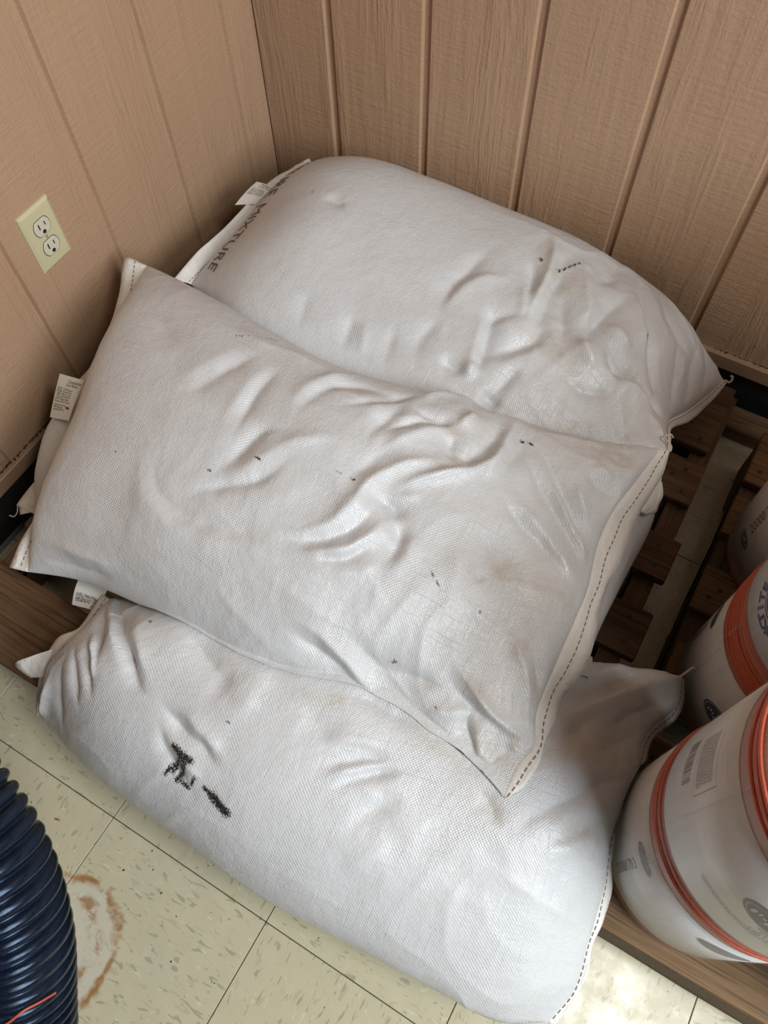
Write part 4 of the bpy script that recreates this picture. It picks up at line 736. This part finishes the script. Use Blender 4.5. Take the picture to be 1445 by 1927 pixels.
def quad_map(q, a, b):
    q = [np.array(p) for p in q]
    return (q[0]*(1-a)+q[1]*a)*(1-b)+(q[3]*(1-a)+q[2]*a)*b

BVH = {}
def build_sack(key, label, lowers):
    sp = BAGS[key]
    NU, NTp, NB = 330, 190, 48
    Pt = bag_base(sp, NU, NTp); N = grid_normals(Pt)
    if N[:, :, 2].mean() < 0: N = -N
    t = np.linspace(0, 1, NU); u = (t-.75*np.sin(2*np.pi*t)/(2*np.pi))[:, None]+np.zeros((1, NTp))
    sarc = np.concatenate([np.zeros((NU, 1)), np.cumsum(np.linalg.norm(np.diff(Pt, axis=1), axis=2), axis=1)], axis=1)
    Uc = u*.95; Vc = sarc
    Pf = Pt.reshape(-1, 3)
    D = stroke_sum(Pf, sp['strokes']).reshape(NU, NTp)+crumple(key, u, None, Uc, Vc)
    edge = sstep(np.minimum(u, 1-u)/.012)
    marks = {k: mask_sum(Pf, v) for k, v in sp['marks'].items()}
    Pt = Pt+N*(D*edge)[..., None]
    Pb = bag_base(sp, NU, NB, False)
    low = [t for k in lowers for t in BVH[k]]
    for A in (Pt, Pb):
        clear_of_spools(A)
        fl = A.reshape(-1, 3)
        for i in range(len(fl)):
            z = support(fl[i, 0], fl[i, 1], low)+(.0022 if A is Pt else .0012)
            if fl[i, 2] < z: fl[i, 2] = z
    # top never under the bottom
    ring = np.concatenate([Pt, Pb[:, -2:0:-1]], axis=1); m = ring.shape[1]
    uvr = np.zeros((NU, m, 2)); uvr[:, :NTp, 0] = Uc; uvr[:, :NTp, 1] = Vc
    uvr[:, NTp:, 0] = Uc[:, :1]; uvr[:, NTp:, 1] = Vc[:, -1:]+np.linspace(0, .5, NB-2)[None]
    root = thing('seed_sack', label, 'sack', tuple(np.round([Pt[..., 0].mean(), Pt[..., 1].mean(), .131], 3)), 'filled white seed sacks')
    F = grid_faces(NU, m, True)
    body = part('sack_body', ring.reshape(-1, 3), F, M['fabric'], root, True, uvr.reshape(-1, 2))
    me = body.data
    for k in ('dirt', 'ink', 'speck'):
        at = me.attributes.new(k, 'FLOAT', 'POINT'); v = np.zeros((NU, m), dtype=np.float32)
        if k in marks: v[:, :NTp] = marks[k].reshape(NU, NTp)
        at.data.foreach_set('value', v.ravel())
    BVH[key] = [BVHTree.FromPolygons([tuple(v) for v in ring.reshape(-1, 3)], F)]
    low2 = low+[]
    for e, c in (('h0', 'end0'), ('h1', 'end1')):
        if e not in sp['hem']: continue
        sarr = (1-np.cos(np.pi*np.linspace(0, 1, 40)))/2
        inner = crom(sp[c], sarr)
        # start the strip slightly inside the seam
        outer = crom(sp['hem'][e], sarr)
        inner = inner+(inner-outer)*.06
        P, Nn, V, Fh = strip(inner, outer, 90, 5, seed=len(key)+ord(key)+ord(e[1]), wav={('B', 'h1'): .0042, ('A', 'h0'): .0034, ('C', 'h1'): .0028, ('B', 'h0'): .003}.get((key, e), .0018), lowers=low2)
        part('hem', V, Fh, M['hem'], root, True, label='folded sewn hem of the sack')
        BVH[key].append(BVHTree.FromPolygons([tuple(v) for v in V], Fh))
        V, F2 = stitches(P, Nn, 2 if key == 'B' else 1)
        part('stitching', V, F2, M['thread_dark'], root)
    if 'flap' in sp:
        P, Nn, V, Fh = strip(sp['flap'][0], sp['flap'][1], 24, 5, seed=ord(key), wav=.003, lowers=low2)
        part('hem_flap', V, Fh, M['hem'], root, True)
        BVH[key].append(BVHTree.FromPolygons([tuple(v) for v in V], Fh))
    return root, Pt, N

def tag_part(sp, root, lines, seed):
    q = sp['tag']; n = 8
    a = np.linspace(0, 1, n)
    cen = np.mean([np.array(p) for p in q], axis=0)
    nx = np.cross(np.array(q[1])-np.array(q[0]), np.array(q[3])-np.array(q[0])); nx /= np.linalg.norm(nx)
    if nx@(np.array([1.016, -1.214, 1.369])-cen) < 0: nx = -nx
    bend = lambda x, y: .0045*math.sin(x*2.2+seed)*math.sin(y*2.6+.4)
    g = lambda x, y: quad_map(q, x, y)+nx*bend(x, y)
    V = [g(x, y) for x in a for y in a]+[g(x, y)-nx*.0004 for x in a for y in a]
    F = grid_faces(n, n)+[tuple(k+n*n for k in f[::-1]) for f in grid_faces(n, n)]
    tg = part('tag', V, F, M['tag'], root, True, label='white printed seed tag sewn into the hem')
    w = np.linalg.norm(np.array(q[1])-np.array(q[0])); h = np.linalg.norm(np.array(q[3])-np.array(q[0]))
    L = []
    for (s, x, y, size, al) in lines:
        v, f = text_geo(s, size, al)
        L.append(([g(x+p[0]/w, y-p[1]/h)+nx*.0006 for p in v], f))
    V, F = merge(L)
    part('lettering', V, F, M['ink'], tg)
    return tg, g, nx, w, h

LINES = [('Contents', .46, .12, .0085, 'LEFT'), ('Lot Num', .44, .20, .0075, 'LEFT')]
for k, s in enumerate(('90.77%  Tall Fescue', '05.36%  Annual Rye', '1.84%  Other Crop', '1.21%  Inert Matter', '0.18%  Weed Seed', 'Noxious Weed Seed')):
    LINES.append((s, .10, .31+.058*k, .0052, 'LEFT'))
for k, s in enumerate(('Lewis Seed Comp', '1400 Spring St', 'Louisville, KY 40')):
    LINES.append((s, .10, .68+.055*k, .0050, 'LEFT'))

rC, PC, NC_ = build_sack('C', 'front white sack hanging over the pallet edge, smudged with black ink', [])
rE, PE, NE_ = build_sack('E', 'half hidden white sack squeezed underneath the topmost sack, only its two ends showing', ['C'])
rA, PA, NA_ = build_sack('A', 'rear white sack against the back wall with printed lettering along its left end', ['E'])
rB, PB, NB_ = build_sack('B', 'topmost white sack lying across the others with a wide folded hem at right', ['C', 'E', 'A'])

tgB, g, nx, w, h = tag_part(BAGS['B'], rB, LINES, 0.3)
tagA, *_ = tag_part(BAGS['A'], rA, [('Pasture Mix', .42, .10, .0085, 'LEFT'), ('Lot Number', .38, .20, .0075, 'LEFT')]+[(s, .14, .33+.06*k, .0055, 'LEFT') for k, s in enumerate(('Tall Fescue', 'Annual Rye', 'Other Crop', 'Inert Matter', 'Weed Seed'))], 1.1)
tgC, gC, nxC, wC, hC = tag_part(BAGS['C'], rC, LINES[6:], 2.0)
# barcode printed on the turned end of two tags
def bars(gf, nx, w, h, x0, x1, y0, y1, par):
    L = []; x = x0
    r2 = random.Random(5); y = y0
    while y < y1:
        b = r2.choice((.008, .014, .02)); 
        L.append(([gf(x0, y)+nx*.0007, gf(x1, y)+nx*.0007, gf(x1, y+b)+nx*.0007, gf(x0, y+b)+nx*.0007], [(0, 1, 2, 3)])); y += b+r2.choice((.012, .02))
    V, F = merge(L); part('barcode', V, F, M['ink'], par)
bars(gC, nxC, wC, hC, .78, .93, .60, .98, tgC)
V = [g(a, b)+nx*.0012 for a, b in ((.72, .69), (.86, .70), (.86, .745), (.72, .735))]
part('black_mark', V, [(0, 1, 2, 3)], M['ink'], tgB)

# printed words on the rear sack, reading from the wall to the front
def sack_text(P, N, s, size, s0, s1, ucen, mat, root, name='lettering'):
    NU, NTp, _ = P.shape
    t = np.linspace(0, 1, NU); us = t-.75*np.sin(2*np.pi*t)/(2*np.pi)
    ss = (1-np.cos(np.pi*np.linspace(0, 1, NTp)))/2
    v, f = text_geo(s, size)
    # split long edges so that the letters follow the cloth
    bm = bmesh.new(); vv = [bm.verts.new((p[0], p[1], 0)) for p in v]
    for q in f:
        try: bm.faces.new([vv[i] for i in q])
        except ValueError: pass
    bmesh.ops.triangulate(bm, faces=bm.faces[:])
    for _ in range(2):
        bmesh.ops.subdivide_edges(bm, edges=[e for e in bm.edges if e.calc_length() > .006], cuts=1)
        bmesh.ops.triangulate(bm, faces=bm.faces[:])
    bm.verts.index_update()
    X = np.array([q.co[:2] for q in bm.verts]); F = [tuple(q.index for q in fc.verts) for fc in bm.faces]; bm.free()
    x0, x1 = X[:, 0].min(), X[:, 0].max()
    i0 = int(np.searchsorted(us, ucen))
    ring = P[i0]; arc = np.concatenate([[0], np.cumsum(np.linalg.norm(np.diff(ring, axis=0), axis=1))])
    a0, a1 = np.interp(s0, ss, arc), np.interp(s1, ss, arc)
    col = P[:, NTp//2]; uarc = np.concatenate([[0], np.cumsum(np.linalg.norm(np.diff(col, axis=0), axis=1))])
    sv = np.interp(a0+(X[:, 0]-x0)/(x1-x0)*(a1-a0), arc, np.arange(NTp))
    uvv = np.interp(np.interp(ucen, us, uarc)+X[:, 1], uarc, np.arange(NU))
    def bil(A):
        i = np.clip(np.floor(uvv).astype(int), 0, NU-2); j = np.clip(np.floor(sv).astype(int), 0, NTp-2)
        fu = (uvv-i)[:, None]; fs = (sv-j)[:, None]
        return (A[i, j]*(1-fu)+A[i+1, j]*fu)*(1-fs)+(A[i, j+1]*(1-fu)+A[i+1, j+1]*fu)*fs
    part(name, bil(P)+bil(N)*.0009, F, mat, root)
sack_text(PA, NA_, 'PASTURE', .055, .10, .47, .045, M['ink_bag'], rA)
sack_text(PA, NA_, 'MIXTURE', .055, .52, .90, .045, M['ink_bag'], rA)

# loose ends of the sewing thread
def tail(pts, root, r=.0011):
    V, F = tube(crom(pts, np.linspace(0, 1, 24)), r, 6); part('thread_tail', V, F, M['thread'], root, True)
tail([BAGS['A']['end1'][0], (1.092, -.121, .196), (1.097, -.120, .194), (1.100, -.117, .199), (1.098, -.114, .205), (1.095, -.116, .207)], rA, .002)
e = BAGS['A']['end1'][-1]
tail([e, (e[0]-.004, e[1]+.010, e[2]+.006), (e[0]-.014, e[1]+.012, e[2]+.012), (e[0]-.006, e[1]+.022, e[2]+.012), (e[0]-.001, e[1]+.024, e[2]+.004)], rA)
e = BAGS['C']['end1'][0]
tail([e, (e[0]+.004, e[1]+.006, e[2]+.010), (e[0]+.008, e[1]+.014, e[2]+.012), (e[0]+.012, e[1]+.016, e[2]+.010)], rC, .0018)
e = BAGS['E']['hem']['h0'][-1]
tail([e, (e[0]+.001, e[1]-.008, e[2]-.010), (e[0]-.004, e[1]-.016, e[2]-.018), (e[0]-.014, e[1]-.018, e[2]-.020)], rE)

# ---------------------------------------------------------------- twine spools
def lathe(prof, cx, cy, n=72):
    V = []; m = len(prof)
    for k in range(n):
        a = 2*math.pi*k/n
        for r, z in prof: V.append((cx+r*math.cos(a), cy+r*math.sin(a), z))
    F = []
    for k in range(n):
        for j in range(m-1):
            k2 = (k+1) % n
            F.append((k*m+j, k2*m+j, k2*m+j+1, k*m+j+1))
    return V, F

KR = .0075
def ball_profile(R, z0, z1, bore=.03):
    pr = [(bore, z0+.03), (bore, z0+.002), (R*.72, z0+.0005)]
    for k in range(7):
        a = -math.pi/2+math.pi/2*k/6; pr.append((R-KR+KR*math.cos(a), z0+KR+KR*math.sin(a)))
    for k in range(7):
        a = math.pi/2*k/6; pr.append((R-KR+KR*math.cos(a), z1-KR+KR*math.sin(a)))
    pr += [(R*.72, z1-.0005), (bore, z1-.002), (bore, z1-.03)]
    return pr

def ball_radius(R, z0, z1, z):
    for e, sg in ((z0+KR, -1), (z1-KR, 1)):
        d = (z-e)*sg
        if d > 0: return R-KR+math.sqrt(max(KR**2-d*d, 0))
    return R

def winding(cx, cy, R, z0, z1, za, zb, n, parent, seed, r=.0022):
    """strands of twine over the bare part of a ball: tilted loops crossing one another"""
    g = random.Random(seed); L = []
    for k in range(n):
        zc = za+(zb-za)*(k+.5)/n+g.uniform(-.0015, .0015); ph = g.uniform(0, 6.28); am = g.uniform(.002, .006)
        off = g.uniform(-.0004, .0018); pts = []
        for q in range(73):
            a = 2*math.pi*q/72
            z = min(max(zc+am*math.sin(a+ph)+.0012*math.sin(3*a+ph*2), za), zb)
            rr = ball_radius(R, z0, z1, z)+off+.0006*math.sin(5*a+ph)
            pts.append((cx+rr*math.cos(a), cy+rr*math.sin(a), z))
        L.append(tube(pts, r, 5, False))
    V, F = merge(L)
    o = part('twine_winding', V, F, M['twine'], parent, True); o['kind'] = 'stuff'
    return o

def cyl_geo(v, f, cx, cy, R, th, z, rot=0.0):
    c, s = math.cos(rot), math.sin(rot); th = math.radians(th); out = []
    for x, y in v:
        X, Y = c*x-s*y, s*x+c*y
        a = th+X/R; out.append((cx+R*math.cos(a), cy+R*math.sin(a), z+Y))
    return out, f

def ellipse(a, b, n=36, cx=0, cy=0, rings=5):
    v = [(cx, cy)]; f = []
    for r in range(1, rings+1):
        for k in range(n):
            v.append((cx+a*r/rings*math.cos(2*math.pi*k/n), cy+b*r/rings*math.sin(2*math.pi*k/n)))
    f += [(0, 1+k, 1+(k+1) % n) for k in range(n)]
    for r in range(rings-1):
        o = 1+r*n
        f += [(o+k, o+n+k, o+n+(k+1) % n, o+(k+1) % n) for k in range(n)]
    return np.array(v), f

def arc_text(s, size, rx, ry, span, bold=0.0):
    """letters set along the upper side of an ellipse"""
    L = []; n = len(s)
    for k, ch in enumerate(s):
        a = math.radians(90+span/2-span*k/(n-1)); v, f = text_geo(ch, size, bold=bold)
        if not len(v): continue
        ang = (a-math.pi/2)*.75
        c, q = math.cos(ang), math.sin(ang)
        L.append(([(c*x-q*y+rx*math.cos(a), q*x+c*y+ry*math.sin(a)) for x, y in v], f))
    return merge(L)

def spool(cx, cy, R, label, balls, winds, loc_group='twine spools on the right pallet'):
    root = thing('twine_spool', label, 'spool', (cx, cy, .131), loc_group)
    out = []
    for z0, z1, pa, pb in balls:
        V, F = lathe(ball_profile(R-.0010, z0, z1), cx, cy); part('twine_ball', V, F, M['wrapped'], root, True)
        V, F = lathe([(R-.0008, pa), (R+.0002, pa), (R+.0006, (pa+pb)/2), (R+.0002, pb), (R-.0008, pb)], cx, cy, 96)
        out.append(part('paper_label', V, F, M['paper'], root, True, label='white paper wrapper round the twine'))
    for k, (z0, z1, za, zb, n) in enumerate(winds): winding(cx, cy, R-.0016, z0, z1, za, zb, n, root, k+3)
    return root, out

def film(cx, cy, R, z0, z1, zt, parent, top=False):
    pr = [(R*.8, z0+.0004), (R-.006, z0+.0006), (R+.0012, z0+.006)]
    for k in range(1, 12): pr.append((R+.0016+.0004*math.sin(k*2.1), z0+.006+(z1-z0-.006)*k/12))
    pr.append((R+.0012, z1))
    V, F = lathe(pr, cx, cy, 96)
    part('shrink_wrap', V, F, M['film'], parent, True, label='clear shrink wrap')
    return

def seam(cx, cy, R, th, za, zb, parent, r=.0009):
    pts = []
    for k in range(30):
        z = za+(zb-za)*k/29; a = math.radians(th+.25*math.sin(k*.5))
        pts.append((cx+(R+.0022)*math.cos(a), cy+(R+.0022)*math.sin(a), z))
    V, F = tube(pts, r, 5); part('wrap_seam', V, F, M['film'], parent, True)

def emblem(par, cx, cy, R, th, z, a, b, mat, rot=0.0, detail=True, size=None, seed=1):
    """oval farm-supply mark with a pale inner line and light scenery strokes"""
    v, f = ellipse(a, b); V, F = cyl_geo(v, f, cx, cy, R, th, z, rot)
    e = part('emblem', V, F, mat, par)
    if detail:
        L = []; n = 36
        ri = [(x*.86*a, y*.86*b) for x, y in [(math.cos(2*math.pi*k/n), math.sin(2*math.pi*k/n)) for k in range(n)]]
        ro = [(x*.90*a, y*.90*b) for x, y in [(math.cos(2*math.pi*k/n), math.sin(2*math.pi*k/n)) for k in range(n)]]
        L.append((ri+ro, [(k, (k+1) % n, n+(k+1) % n, n+k) for k in range(n)]))
        g = random.Random(seed)
        for k in range(9):
            x = -.62*a+1.24*a*k/8; y = b*(.18*math.sin(k*1.3)-.12); hh = b*g.uniform(.10, .30); ww = a*g.uniform(.03, .08)
            v2, f2 = ellipse(ww, hh, 10, x, y, 1); L.append((list(v2), f2))
        V, F = merge(L); V, F = cyl_geo(V, F, cx, cy, R+.0003, th, z, rot); part('emblem_detail', V, F, M['white_print'], e)
    return e

def cyl_text(name, par, s, size, cx, cy, R, th, z, mat, rot=0.0, align='CENTER', sp=1.0, mirror=False):
    v, f = text_geo(s, size, align, sp)
    if mirror: v = v*np.array([-1, 1]); f = [q[::-1] for q in f]
    V, F = cyl_geo(v, f, cx, cy, R, th, z, rot); part(name, V, F, mat, par)

PI = math.pi
ZB = .1312
# near spool: two balls
cx, cy, R = 1.329, -.913, .1295
s1, lab = spool(cx, cy, R, 'nearest twine spool with grey printing and barcode, orange twine bare at top', 
    [(ZB, .4195, .168, .381), (.4205, .712, .443, .660)], [(.4205, .712, .684, .706, 8), (ZB, .4195, .404, .414, 4), (.4205, .712, .4235, .4265, 2)])
film(cx, cy, R, ZB, .417, 0, s1); film(cx, cy, R, .4225, .685, 0, s1)
seam(cx, cy, R, 207.8, .426, .69, s1); seam(cx, cy, R, 221, .30, .414, s1)
# bare crown of the upper ball: rings of twine on its top
L = []; g = random.Random(4)
for k in range(26):
    rr = .034+.080*k/25; ph = g.uniform(0, 6.28)
    L.append(tube([(cx+(rr+.002*math.sin(2*a+ph))*math.cos(a), cy+(rr+.002*math.sin(2*a+ph))*math.sin(a), .7122+.0006*math.sin(3*a+ph)) for a in [2*PI*q/60 for q in range(61)]], .0019, 5, False))
V, F = merge(L); o = part('twine_crown', V, F, M['twine'], s1, True); o['kind'] = 'stuff'
Rp = R+.0009
emblem(lab[0], cx, cy, Rp, 219.6, .336, .0205, .0115, M['ink_grey'], detail=False)
V, F = arc_text('LOKTITE', .0085, .020, .019, 100); V, F = cyl_geo(V, F, cx, cy, Rp, 219.6, .334, 0); part('lettering', V, F, M['ink_grey'], lab[0])
cyl_text('lettering', lab[0], '20000/170 2', .0185, cx, cy, Rp, 220.2, .252, M['ink_grey'], PI/2)
emblem(lab[0], cx, cy, Rp, 277, .330, .030, .024, M['ink_grey'], detail=False)
emblem(lab[1], cx, cy, Rp, 258, .572, .032, .030, M['ink_grey'], detail=True, seed=6)
cyl_text('lettering', lab[1], 'DIRECTIONS: KEEP TWINE DRY AND OUT OF THE SUN', .0052, cx, cy, Rp, 261, .502, M['ink_grey'])
cyl_text('lettering', lab[1], 'STORE INDOORS. FEED FROM THE CENTER OF THE BALL', .0052, cx, cy, Rp, 261, .508, M['ink_grey'])
for k, s in enumerate(('20000', 'FT', '170 LB')): cyl_text('lettering', lab[1], s, .0085, cx, cy, Rp, 262, .535-.010*k, M['ink_grey'])
# barcode block
L = []; th = 173.5; g = random.Random(12)
while th < 193.5:
    wdt = g.choice((.18, .18, .35, .55)); hh = .027
    v = [(0, 0), (math.radians(wdt)*R, 0), (math.radians(wdt)*R, hh), (0, hh)]
    L.append(cyl_geo(v, [(0, 1, 2, 3)], cx, cy, Rp, th, .5025)); th += wdt+g.choice((.25, .4, .6))
V, F = merge(L); part('barcode', V, F, M['ink_grey'], lab[1])
# boxed panel of small print
L = []; g = random.Random(3)
def cyl_rect(t0, t1, z0, z1):
    n = max(2, int((t1-t0)/3)+1); v = []; f = []
    for k in range(n):
        a = math.radians(t0+(t1-t0)*k/(n-1))*R; v += [(a, z0), (a, z1)]
    for k in range(n-1): f.append((2*k, 2*k+2, 2*k+3, 2*k+1))
    return cyl_geo(v, f, cx, cy, Rp, 0, 0)
for k in range(15):
    z = .550+.0032*k; th = 177.0
    while th < 200:
        l = g.uniform(.5, 1.6)
        L.append(cyl_rect(th, min(th+l, 200.5), z, z+.0013)); th += l+.35
V, F = merge(L); part('small_print', V, F, M['ink_pale'], lab[1])
V, F = merge([cyl_rect(202.9, 203.3, .543, .607), cyl_rect(176, 203.3, .6064, .607), cyl_rect(176, 203.3, .543, .5436)])
part('panel_frame', V, F, M['ink_pale'], lab[1])

# middle spool
cx, cy, R = 1.338, -.641, .1285
s2, lab = spool(cx, cy, R, 'middle twine spool with blue lettering and a band of bare orange twine between its labels',
    [(ZB, .4195, .165, .350), (.4205, .712, .437, .662)], [(ZB, .4195, .362, .412, 20), (.4205, .712, .4235, .430, 3), (.4205, .712, .684, .706, 8)])
film(cx, cy, R, ZB, .356, 0, s2); film(cx, cy, R, .4225, .672, 0, s2)
V, F = lathe([(R+.0004, .344), (R+.0012, .3445), (R+.0012, .3645), (R+.0004, .365)], cx, cy, 96); 
Rp = R+.0009
seam(cx, cy, R, 206, .20, .345, s2)
# strip of film tape across the bare twine
V, F = merge([tube([(cx+(R+.0035)*math.cos(math.radians(a)), cy+(R+.0035)*math.sin(math.radians(a)), z) for a, z in ((203, .345), (203.5, .37), (204, .40), (204, .425))], .0014, 5)])
part('film_strand', V, F, M['film'], s2, True)
emblem(lab[0], cx, cy, Rp, 176, .297, .0215, .0135, M['ink_char'], detail=False)
V, F = arc_text('LOKTITE', .0085, .021, .020, 100); V, F = cyl_geo(V, F, cx, cy, Rp, 176, .296); part('lettering', V, F, M['ink'], lab[0])
cyl_text('lettering', lab[0], '20000/170', .019, cx, cy, Rp, 176.4, .222, M['ink'], PI/2)
emblem(lab[0], cx, cy, Rp, 239, .243, .031, .0235, M['ink_navy'], detail=True, seed=3)
cyl_text('lettering', lab[0], '/', .011, cx, cy, Rp, 233, .170, M['ink']); cyl_text('lettering', lab[0], '/', .011, cx, cy, Rp, 236, .170, M['ink'])
emblem(lab[1], cx, cy, Rp, 209, .527, .032, .040, M['ink_char'], PI, True, seed=9)
V, F = arc_text('LOKTITE', .0225, .042, .052, 100, .0008); V, F = cyl_geo(V, F, cx, cy, Rp, 209, .527, PI); part('lettering', V, F, M['ink_blue'], lab[1])

# rear spool
cx, cy, R = 1.336, -.3795, .1285
s3, lab = spool(cx, cy, R, 'rearmost twine spool with small navy oval and black numerals, half out of view',
    [(ZB, .4195, .162, .381), (.4205, .712, .443, .660)], [(.4205, .712, .684, .706, 8)])
film(cx, cy, R, ZB, .417, 0, s3); film(cx, cy, R, .4225, .672, 0, s3)
Rp = R+.0009
emblem(lab[0], cx, cy, Rp, 205.6, .213, .0190, .0125, M['ink_navy'], PI, True, seed=4)
V, F = arc_text('LOKTITE', .0085, .0185, .0215, 92); V, F = cyl_geo(V, F, cx, cy, Rp, 205.4, .213, PI); part('lettering', V, F, M['ink'], lab[0])
cyl_text('lettering', lab[0], '20000/170', .0225, cx, cy, Rp, 205.6, .290, M['ink'], PI/2)

# unseen second row of spools, added out of frame to shade wall and gap at right
def copy_tree(o, parent, d):
    c = o.copy(); C.objects.link(c)
    if parent is None:
        c.matrix_basis = Matrix.Translation(d) @ o.matrix_basis
    else:
        c.parent = parent; c.matrix_parent_inverse = o.matrix_parent_inverse.copy()
    for ch in list(o.children): copy_tree(ch, c, d)
    return c
for y, nm in ((-.375, 'nearest the back wall'), (-.641, 'in the middle'), (-.913, 'farthest from the back wall')):
    c = copy_tree(s3, None, Vector((.272, y+.3795, 0)))
    c['label'] = 'unseen twine spool of a second row added to shade the right side, the one '+nm

# ---------------------------------------------------------------- corrugated hose
def hose():
    ctl = np.array([(0.735, -1.90, .085), (0.705, -1.74, .085), (0.655, -1.62, .105), (0.612, -1.540, .155), (0.575, -1.465, .230), (0.515, -1.405, .300), (0.425, -1.368, .345), (0.320, -1.345, .345), (0.20, -1.330, .25), (0.12, -1.34, .12), (.08, -1.36, .085)])
    fine = crom(ctl, np.linspace(0, 1, 900))
    k = np.concatenate([[0], np.cumsum(np.linalg.norm(np.diff(fine, axis=0), axis=1))]); L = k[-1]
    pitch = .0185; nper = 11; n = int(L/pitch)*nper
    a = np.linspace(0, L, n)
    P = np.stack([np.interp(a, k, fine[:, c]) for c in range(3)], 1)
    ph = (a/pitch) % 1
    prof = np.where(ph < .84, np.sqrt(np.clip(1-((ph-.42)/.42)**2, 0, 1)), 0)
    r = .0710+.0085*prof
    V, F = tube(P, r, 56)
    o = part('corrugated_hose', V, F, M['hose'], None, True)
    o['label'] = 'large dark blue corrugated hose arching at the left edge'; o['category'] = 'hose'
    return P
HP = hose()

# strand of twine caught on the hose and a scrap of it on the floor
def strand(name, pts, r, label):
    V, F = tube(crom(pts, np.linspace(0, 1, 30)), r, 6)
    o = part(name, V, F, M['twine'], None, True); o['label'] = label; o['category'] = 'twine'
strand('twine_strand', [(.640, -1.548, .242), (.6507, -1.5307, .2455), (.657, -1.5144, .245), (.6649, -1.5003, .2351), (.6704, -1.4864, .2188)], .0016, 'short strand of orange twine lying across the corrugated hose')
strand('twine_scrap', [(.4395, -1.3515, .0016), (.4435, -1.3500, .0026), (.4475, -1.3495, .0016)], .0011, 'tiny red scrap of twine on the floor beside the hose')
